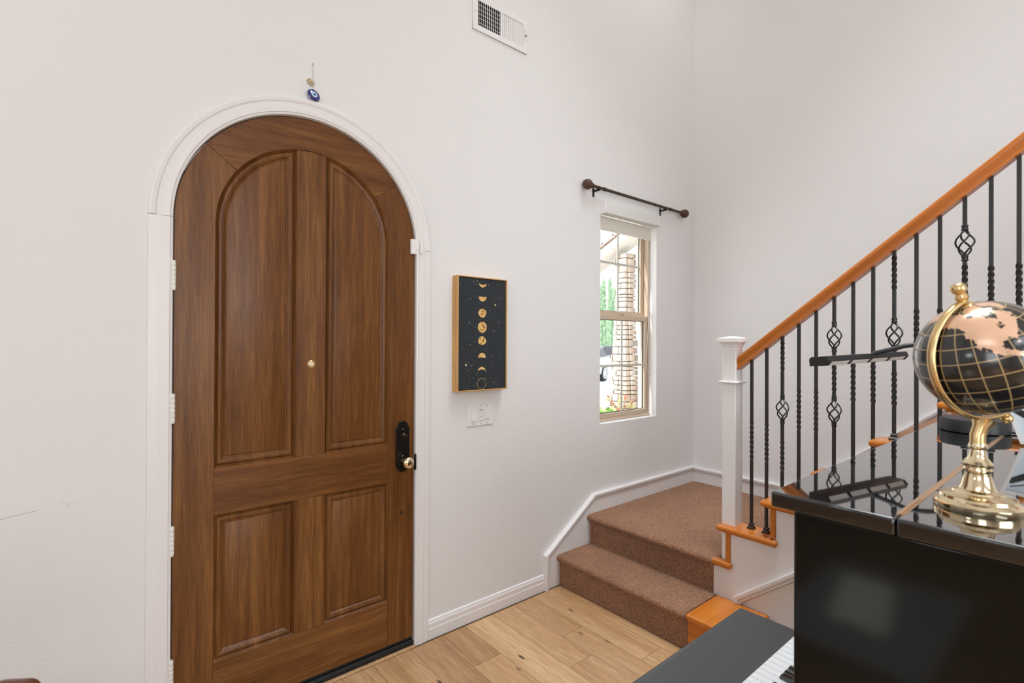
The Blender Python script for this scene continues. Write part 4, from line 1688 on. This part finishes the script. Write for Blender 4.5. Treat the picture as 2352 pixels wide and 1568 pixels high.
# ---- light switch
sw = thing('light_switch', (1.672, DY, 1.126), 'white three gang wall switch plate below the moon picture', 'switch')
b = B()
b.box(1.581, 1.763, DY - 0.006, DY, 1.067, 1.184)
b.build('wall_plate', M['white'], sw, bevel=0.004, bseg=3)
for i, x in enumerate((1.626, 1.672, 1.718)):
    b = B()
    ring(b, x - 0.0185, x + 0.0185, 1.091, 1.160, 0.0025, DY - 0.0075, DY - 0.005)
    b.build('switch_bezel', M['trim'], sw)
    b = B()
    if i == 0:
        b.prism([(DY - 0.006, 1.0935), (DY - 0.0125, 1.0935), (DY - 0.0075, 1.1575), (DY - 0.006, 1.1575)], 'x', x - 0.0155, x + 0.0155)
        b.build('rocker', M['white'], sw, bevel=0.001)
    elif i == 1:
        b.prism([(DY - 0.006, 1.108), (DY - 0.008, 1.108), (DY - 0.012, 1.150), (DY - 0.006, 1.150)], 'x', x - 0.013, x + 0.013)
        b.box(x - 0.013, x + 0.013, DY - 0.009, DY - 0.006, 1.095, 1.105)
        o_ = b.build('sensor_switch', M['white'], sw, bevel=0.001)
        for q_ in ((0.010, 0.0115, 1.1515, 1.1545), (0.004, 0.0105, 1.117, 1.120)):
            b = B()
            b.box(x - q_[0], x + q_[0], DY - q_[1], DY - 0.008, q_[2], q_[3])
            b.build('indicator', M['print'], o_)
    else:
        b.box(x - 0.0155, x + 0.0155, DY - 0.0085, DY - 0.006, 1.0935, 1.1575)
        o_ = b.build('dimmer', M['white'], sw, bevel=0.001)
        for k in range(4):
            b = B()
            b.box(x - 0.012 + k * 0.006, x - 0.0085 + k * 0.006, DY - 0.0092, DY - 0.0084, 1.098, 1.102)
            b.build('indicator', M['print'], o_)
    for z in (1.077, 1.174):
        b = B()
        b.lathe([(0.0026, 0), (0.0022, 0.0012), (0.0006, 0.0014)], (x, DY - 0.006, z), 10, (0, -1, 0))
        b.build('screw', M['print'], sw)

# ---- air vent
VX0, VX1, VZ0, VZ1 = 1.606, 2.003, 3.256, 3.458
vt = thing('air_vent', (1.80, DY, 3.357), 'white metal air register high on the wall above the moon picture', 'vent')
b = B()
holed_wall(b, 'y', [(VX0, VZ0), (VX1, VZ0), (VX1, VZ1), (VX0, VZ1)], [[(1.640, 3.287), (1.799, 3.287), (1.799, 3.424), (1.640, 3.424)], [(1.813, 3.287), (1.974, 3.287), (1.974, 3.424), (1.813, 3.424)]], DY - 0.009, DY - 0.005)
b.box(VX0 + 0.002, VX1 - 0.002, DY - 0.005, DY, VZ0 + 0.002, VZ0 + 0.006)
b.box(VX0 + 0.002, VX1 - 0.002, DY - 0.005, DY, VZ1 - 0.006, VZ1 - 0.002)
b.box(VX0 + 0.002, VX0 + 0.006, DY - 0.005, DY, VZ0 + 0.002, VZ1 - 0.002)
b.box(VX1 - 0.006, VX1 - 0.002, DY - 0.005, DY, VZ0 + 0.002, VZ1 - 0.002)
b.build('face_plate', M['white'], vt, bevel=0.0015)
b = B()
b.box(1.636, 1.978, DY - 0.0005, DY, 3.283, 3.428)
b.build('duct_shade_sheet', M['dark'], vt)  # flat dark sheet standing in for the shade inside the vent
for i in range(11):
    x = 1.648 + i * 0.01445
    b = B()
    b.prism([(x - 0.0016, DY - 0.0085), (x + 0.0002, DY - 0.0085), (x + 0.0012, DY - 0.0035), (x - 0.0006, DY - 0.0035)], 'z', 3.2865, 3.4245)
    b.build('vane', M['white'], vt)
    x = 1.8215 + i * 0.01455
    b = B()
    b.prism([(x + 0.0040, DY - 0.0085), (x + 0.0050, DY - 0.0085), (x - 0.0030, DY - 0.002), (x - 0.0040, DY - 0.002)], 'z', 3.2865, 3.4245)
    b.build('vane', M['white'], vt)
for i in range(5):
    z = 3.305 + i * 0.0245
    b = B()
    b.box(1.638, 1.801, DY - 0.0034, DY - 0.0022, z, z + 0.0022)
    b.build('cross_bar', M['white'], vt)
b = B()
b.box(1.9835, 1.9855, DY - 0.0096, DY - 0.0088, 3.325, 3.395)
b.box(1.986, 1.994, DY - 0.016, DY - 0.0088, 3.357, 3.365)
b.build('damper_lever', M['print'], vt)
b = B()
b.lathe([(0.004, 0), (0.003, 0.002), (0.001, 0.0025)], (1.621, DY - 0.009, 3.357), 12, (0, -1, 0))
b.build('screw', M['steel'], vt)

# ---- evil eye amulet
am = thing('evil_eye_amulet', (0.748, DY, 2.613), 'round cobalt blue glass eye bead hanging by a string above the arched door', 'amulet')
b = B()
b.lathe([(0.003, 0), (0.003, 0.006), (0.0015, 0.007)], (0.7475, DY, 2.752), 10, (0, -1, 0))
b.build('nail', M['steel'], am)
b = B()
b.tube([(0.7475, DY - 0.005, 2.752), (0.748, DY - 0.006, 2.70), (0.746, DY - 0.008, 2.672), (0.748, DY - 0.008, 2.650), (0.749, DY - 0.010, 2.636)], 0.0007, 6)
b.build('string', M['string'], am)
b = B()
for dx, dz, r in ((0, 0.0, 0.008), (-0.010, 0.004, 0.007), (-0.016, -0.004, 0.007), (-0.006, -0.010, 0.007), (-0.021, 0.006, 0.005), (-0.012, 0.012, 0.005)):
    b.sphere((0.746 + dx, DY - 0.009, 2.667 + dz), r, 8, 6, (1, 0.9, 0.8))
b.build('shell_cluster', M['shell'], am, smooth=40)
ea = Vector((0.16, -1, 0.30)).normalized()
ec = Vector((0.749, DY - 0.014, 2.611))
b = B()
b.lathe([(0.012, -0.006), (0.024, -0.004), (0.0285, 0.0), (0.026, 0.0035), (0.016, 0.006), (0.004, 0.0066)], ec, 32, ea)
bead = b.build('bead', M['cobalt'], am, smooth=40)
q = ea
for nm, r, h, mk in (('eye_ring', 0.0150, 0.0062, 'eye_white'), ('iris', 0.0095, 0.0068, 'eye_blue'), ('pupil', 0.0050, 0.0073, 'eye_black')):
    b = B()
    b.lathe([(r, h - 0.0015), (r * 0.95, h), (r * 0.3, h + 0.0006)], ec, 24, ea)
    b.build(nm, M[mk], bead, smooth=40)

# ---- door contact sensor: two pieces
sm = B()
sm.box(1.2325, 1.2635, DF - 0.016, DF, 1.970, 2.045)
o_ = sm.build('door_sensor', M['white'], bevel=0.003, bseg=3, label='larger white alarm contact stuck on the latch edge of the wooden door', cat='sensor')
sm = B()
sm.box(1.275, 1.290, DY - 0.031, DY - 0.0175, 1.972, 2.036)
o_ = sm.build('sensor_magnet', M['white'], bevel=0.003, bseg=3, label='narrow white alarm magnet on the white casing beside the wooden door', cat='sensor')

# ---- scuff on the wall left of the door
wf = bpy.data.objects['wall_front']
b = B()
random.seed(12)
yq = DY - 0.0004
for i in range(9):
    x0_, z0_ = -0.238 + 0.0125 * i, 0.953 + 0.0016 * i
    b.face([(x0_, yq, z0_), (x0_ + 0.0135, yq, z0_ + 0.0012), (x0_ + 0.0135, yq, z0_ + 0.0026 + 0.0006 * (i % 2)), (x0_, yq, z0_ + 0.0020)])
for i in range(14):
    x0_, z0_ = random.uniform(-0.075, -0.030), random.uniform(0.955, 0.985)
    b.face([(x0_, yq, z0_), (x0_ + random.uniform(0.003, 0.009), yq, z0_ + random.uniform(-0.002, 0.004)), (x0_ + 0.002, yq, z0_ + 0.0018)])
b.build('scuff_mark', mat('scuff_grey', (0.50, 0.47, 0.47), 0.8), wf, kind='stuff')
# ================================================================== CHAIR at the lower left corner
ch = thing('dining_chair', (-0.27, 1.36, 0), 'dark reddish wood dining chair with cream seat and curved top rail left of the door', 'chair')
b = B()
b.box(-0.49, -0.05, 1.20, 1.62, 0.425, 0.480)
b.build('seat', M['cream'], ch, bevel=0.018, bseg=3)
b = B()
b.box(-0.48, -0.06, 1.21, 1.61, 0.37, 0.425)
b.build('seat_frame', M['chair'], ch, bevel=0.004)
for x in (-0.475, -0.105):
    b = B()
    b.box(x, x + 0.04, 1.56, 1.60, 0.0, 0.37)
    b.build('leg', M['chair'], ch, bevel=0.004)
    b = B()
    b.tube(smooth_path([(x + 0.02, 1.235, 0.0), (x + 0.02, 1.265, 0.30), (x + 0.02, 1.255, 0.5), (x + 0.02, 1.212, 0.80), (x + 0.02, 1.192, 0.91)]), 0.018, 8)
    b.build('leg', M['chair'], ch, smooth=60)
b = B()
rail = []
for i in range(17):
    t = i / 16
    rail.append((-0.475 + 0.392 * t, 1.182 + 0.035 * (1 - (2 * t - 1) ** 2), 0.929))
b.tube(rail, [0.024] + [0.028] * 15 + [0.024], 14)
b.sphere(rail[0], 0.0242, 14, 10)
b.sphere(rail[-1], 0.0242, 14, 10)
b.build('top_rail', M['chair'], ch, smooth=60)
for i in range(3):
    x = -0.38 + i * 0.11
    b = B()
    b.prism([(1.250, 0.44), (1.235, 0.44), (1.195, 0.915), (1.210, 0.915)], 'x', x - 0.022, x + 0.022)
    b.build('back_slat', M['chair'], ch, bevel=0.003)

# ================================================================== OUTSIDE
gd = B()
gd.box(-8, 70, DY + 0.30, 90, -0.30, -0.10)
gd.build('ground', M['concrete'], kind='structure')

# ---- garage wing with stone pillar and roof
gw = thing('garage_wing', (9.0, 5.5, -0.10), 'cream stucco garage wing with a clay tile roof edge beside the stone pillar', 'building')
b = B()
b.box(9.0, 13.5, 2.7, 6.55, -0.10, 3.55)
b.build('stucco_wall', M['stucco'], gw)
# roof sloping down towards +y
b = B()
b.prism([(7.75, 3.16), (7.75, 3.36), (5.2, 4.60), (2.7, 3.5), (2.7, 3.3), (5.2, 4.40)], 'x', 8.60, 9.12)
b.build('fascia', M['fascia'], gw)
random.seed(5)
for i in range(9):
    y = 7.82 - i * 0.30
    z = 3.375 + i * 0.1459
    b = B()
    b.prism([(y, z), (y, z + 0.05), (y - 0.34, z + 0.20), (y - 0.34, z + 0.15)], 'x', 8.54, 9.14)
    b.build('tile_course', M['tile'], gw)
pl = thing('stone_pillar', (8.93, 6.88, -0.10), 'tan ledger stone pillar outside the window beside the cream stucco wall', 'pillar')
PXA, PXB, PYA, PYB2 = 8.80, 9.10, 6.74, 7.04
b = B()
b.box(PXA + 0.03, PXB - 0.03, PYA + 0.03, PYB2 - 0.03, -0.10, 3.40)
b.build('pillar_core', M['grout'], pl)
z = -0.10
row = 0
while z < 3.42:
    h = random.uniform(0.065, 0.16)
    fl_ = 0.10 * max(0.0, 1 - (z + 0.1) / 2.2)     # battered base
    # -x face stones
    y = PYA - fl_
    while y < PYB2 + fl_ - 0.02:
        wd = min(random.uniform(0.12, 0.28), PYB2 + fl_ - y)
        b = B()
        b.box(PXA - fl_ - random.uniform(0, 0.045), PXA + 0.06, y + 0.007, y + wd - 0.007, z + 0.008, z + h - 0.008)
        b.build('stone', M['stone'], pl, bevel=0.007, bseg=1)
        y += wd
    x = PXA + 0.06
    while x < PXB + fl_ - 0.02:
        wd = min(random.uniform(0.14, 0.26), PXB + fl_ - x)
        b = B()
        b.box(x + 0.007, x + wd - 0.007, PYA - fl_ - random.uniform(0, 0.045), PYA + 0.05, z + 0.008, z + h - 0.008)
        b.build('stone', M['stone'], pl, bevel=0.007, bseg=1)
        x += wd
    z += h
    row += 1


def along(x, t):
    u = (x - 1176) / 1161.87
    return (t * (F_.x + u * R_.x), t * (F_.y + u * R_.y))


# ---- cypresses and trees far behind
CYP = [(27.28, 22.83, 5.85, 0.20), (25.6, 21.65, 5.1, 0.16), (29.1, 23.75, 6.1, 0.27), (26.6, 21.35, 5.0, 0.22)]
for i, (x, y, hh, r) in enumerate(CYP):
    lb = ['tallest slim cypress of the row beyond the parked cars', 'slimmest cypress of the row beyond the parked cars', 'broad tall cypress in the row beyond the parked cars', 'shortest cypress of the row, nearest the stone pillar'][i]
    t_ = thing('cypress', (x, y, -0.10), lb, 'tree', 'cypresses beyond the driveway')
    b = B()
    b.lathe([(0.07, -0.10), (0.06, 0.6)], (x, y, 0), 8)
    b.build('trunk', M['bark'], t_)
    b = B()
    random.seed(20 + i)
    for _ in range(260):
        tt = random.random() ** 0.8
        zz_ = 0.3 + tt * (hh - 0.3)
        rad = r * (1 - tt) ** 0.45 * random.uniform(0.55, 1.0) * (0.55 + 0.45 * min(1, tt * 6))
        a = random.uniform(0, 2 * PI)
        px, py = x + rad * math.cos(a), y + rad * math.sin(a)
        l_ = random.uniform(0.25, 0.5)
        wd = 0.07
        tx, ty = -math.sin(a) * wd, math.cos(a) * wd
        b.raw([(px + tx, py + ty, zz_), (px - tx, py - ty, zz_), (px - 0.25 * (px - x), py - 0.25 * (py - y), zz_ + l_), (px + 0.12 * math.cos(a), py + 0.12 * math.sin(a), zz_ + 0.1)], [(0, 1, 2), (0, 3, 2), (1, 3, 2), (0, 1, 3)])
    b.lathe([(r * 0.5, 0.25), (r * 0.72, 1.0), (r * 0.62, hh * 0.5), (r * 0.3, hh * 0.8), (0.02, hh)], (x, y, 0), 10)
    b.build('foliage', M['leaf'], t_)
for i, (x, y, zc, r, lb) in enumerate([(35.2, 29.3, 2.45, 1.05, 'large round green tree behind the parked cars'), (31.75, 25.6, 1.75, 0.75, 'smaller round tree behind the parked cars, nearer the stone pillar')]):
    t_ = thing('leafy_tree', (x, y, -0.10), lb, 'tree', 'trees behind the cars')
    b = B()
    b.lathe([(0.16, -0.1), (0.12, zc)], (x, y, 0), 8)
    b.build('trunk', M['bark'], t_)
    b = B()
    random.seed(50 + i)
    for _ in range(420):
        v_ = Vector((random.gauss(0, 1), random.gauss(0, 1), random.gauss(0, 1))).normalized() * r * random.uniform(0.6, 1.0)
        c_ = Vector((x, y, zc)) + v_
        a1 = Vector((random.gauss(0, 1), random.gauss(0, 1), random.gauss(0, 1))).normalized() * 0.22
        a2 = Vector((random.gauss(0, 1), random.gauss(0, 1), random.gauss(0, 1))).normalized() * 0.22
        b.face([c_ - a1, c_ + a2, c_ + a1, c_ - a2])
    b.build('crown', M['leaf3'], t_)


# ---- parked cars
def car(name, loc, rot, paint, label):
    root = thing(name, loc, label, 'car')
    root.rotation_euler = (0, 0, rot)
    ROOT[root.name] = Vector((0, 0, 0))          # parts are given in the car's own frame, tail at +x
    b = B()
    side = [(-2.2, 0.30), (2.15, 0.30), (2.22, 0.55), (2.18, 0.95), (1.95, 1.05), (-0.9, 1.00), (-1.9, 0.88), (-2.22, 0.62)]
    b.prism(side, 'y', -0.88, 0.88)
    body = b.build('body', paint, root, bevel=0.07, bseg=3)
    b = B()
    vv = [(-0.95, -0.80, 1.0), (1.98, -0.80, 1.03), (1.55, -0.64, 1.46), (-0.15, -0.64, 1.46)]
    vv += [(x_, -y_, z_) for x_, y_, z_ in vv]
    b.raw(vv, [(0, 1, 2, 3), (7, 6, 5, 4), (0, 4, 5, 1), (1, 5, 6, 2), (2, 6, 7, 3), (3, 7, 4, 0)])
    b.build('cabin', M['cargl'], root, bevel=0.04)
    b = B()
    b.box(-0.10, 1.52, -0.63, 0.63, 1.45, 1.50)
    b.build('roof', paint, root, bevel=0.02)
    for sy in (-1, 1):
        b = B()
        b.box(2.08, 2.235, sy * 0.72 - 0.12, sy * 0.72 + 0.12, 0.78, 0.93)
        b.build('tail_light', M['taillight'], root, bevel=0.02)
        for x_ in (-1.40, 1.38):
            b = B()
            b.lathe([(0.22, -0.02), (0.33, -0.01), (0.345, 0.03), (0.345, 0.17), (0.33, 0.20), (0.22, 0.205)], (x_, sy * 0.70, 0.345), 28, (0, sy, 0))
            wh = b.build('wheel', M['tyre'], root, smooth=40)
            b = B()
            yo = sy * 0.912
            for k_ in range(10):
                a = 2 * PI * k_ / 10
                ca, sa = math.cos(a), math.sin(a)
                b.raw([(x_ + ca * r_ - sa * w_, yo, 0.345 + sa * r_ + ca * w_) for r_, w_ in ((0.03, -0.02), (0.22, -0.028), (0.22, 0.028), (0.03, 0.02))], [(0, 1, 2, 3)])
            b.lathe([(0.06, 0.0), (0.05, 0.012)], (x_, yo, 0.345), 14, (0, sy, 0))
            b.lathe([(0.205, 0.0), (0.245, 0.0), (0.245, 0.01), (0.205, 0.01), (0.205, 0.0)], (x_, yo, 0.345), 28, (0, sy, 0), capped=False)
            b.build('rim', M['rim'], wh)
    return root


# ---- planting at the pillar
def plant(name, loc, label, n, hmax, spread, stem_m, leaf_ms, seed, lsize):
    random.seed(seed)
    t_ = thing(name, loc, label, 'plant')
    x, y, z = loc
    bs, bl = B(), [B() for _ in leaf_ms]
    for i in range(n):
        a = random.uniform(0, 2 * PI)
        d_ = random.uniform(0.2, 1.0) * spread
        hh = hmax * random.uniform(0.5, 1.0)
        top = (x + d_ * math.cos(a), y + d_ * math.sin(a), z + hh)
        midp = (x + 0.35 * d_ * math.cos(a), y + 0.35 * d_ * math.sin(a), z + hh * 0.55)
        if stem_m:
            bs.tube([(x + 0.1 * d_ * math.cos(a), y + 0.1 * d_ * math.sin(a), z), midp, top], [0.008, 0.007, 0.005], 5)
        bb = bl[i % len(leaf_ms)]
        for k_ in range(9):
            a2 = random.uniform(0, 2 * PI)
            el = random.uniform(0.1, 1.2)
            d2 = Vector((math.cos(a2) * math.cos(el), math.sin(a2) * math.cos(el), math.sin(el)))
            s2 = Vector((-math.sin(a2), math.cos(a2), 0)) * lsize * 0.3
            p_ = Vector(top) - Vector((0, 0, 0.02 * k_ * lsize * 6))
            bb.face([p_, p_ + d2 * lsize * 0.5 + s2, p_ + d2 * lsize, p_ + d2 * lsize * 0.5 - s2])
    if stem_m:
        bs.build('stem', stem_m, t_)
    for k_, bb in enumerate(bl):
        bb.build('leaf_cluster', leaf_ms[k_], t_)


car('white_car', (15.58, 14.73, -0.10), math.radians(16.6), M['carwhite'], 'white parked car with a spoked alloy wheel on the driveway')
car('grey_car', (21.6, 18.6, -0.10), math.radians(8), M['cargrey'], 'dark grey car parked farther back behind the white car')
plant('succulent', (8.34, 6.456, -0.10), 'red stemmed succulent with yellow green tips in front of the pillar foot', 16, 0.62, 0.34, M['stem'], [M['leaf_yellow'], M['leaf_red']], 4, 0.075)
plant('grass_clump', (8.2, 6.84, -0.10), 'bright green grassy clump beside the foot of the stone pillar', 40, 0.22, 0.26, None, [M['leaf2']], 9, 0.16)

# ---- unseen pale sheet added in the sun patch to brighten the piano reflection
rg = B()
rg.box(-1.85, -0.66, 0.55, 1.28, 0.0, 0.010)
rg.build('reflector_sheet', M['cream'], bevel=0.004, label='unseen cream sheet added on the oak floor to brighten the piano side reflection', cat='reflector_sheet')
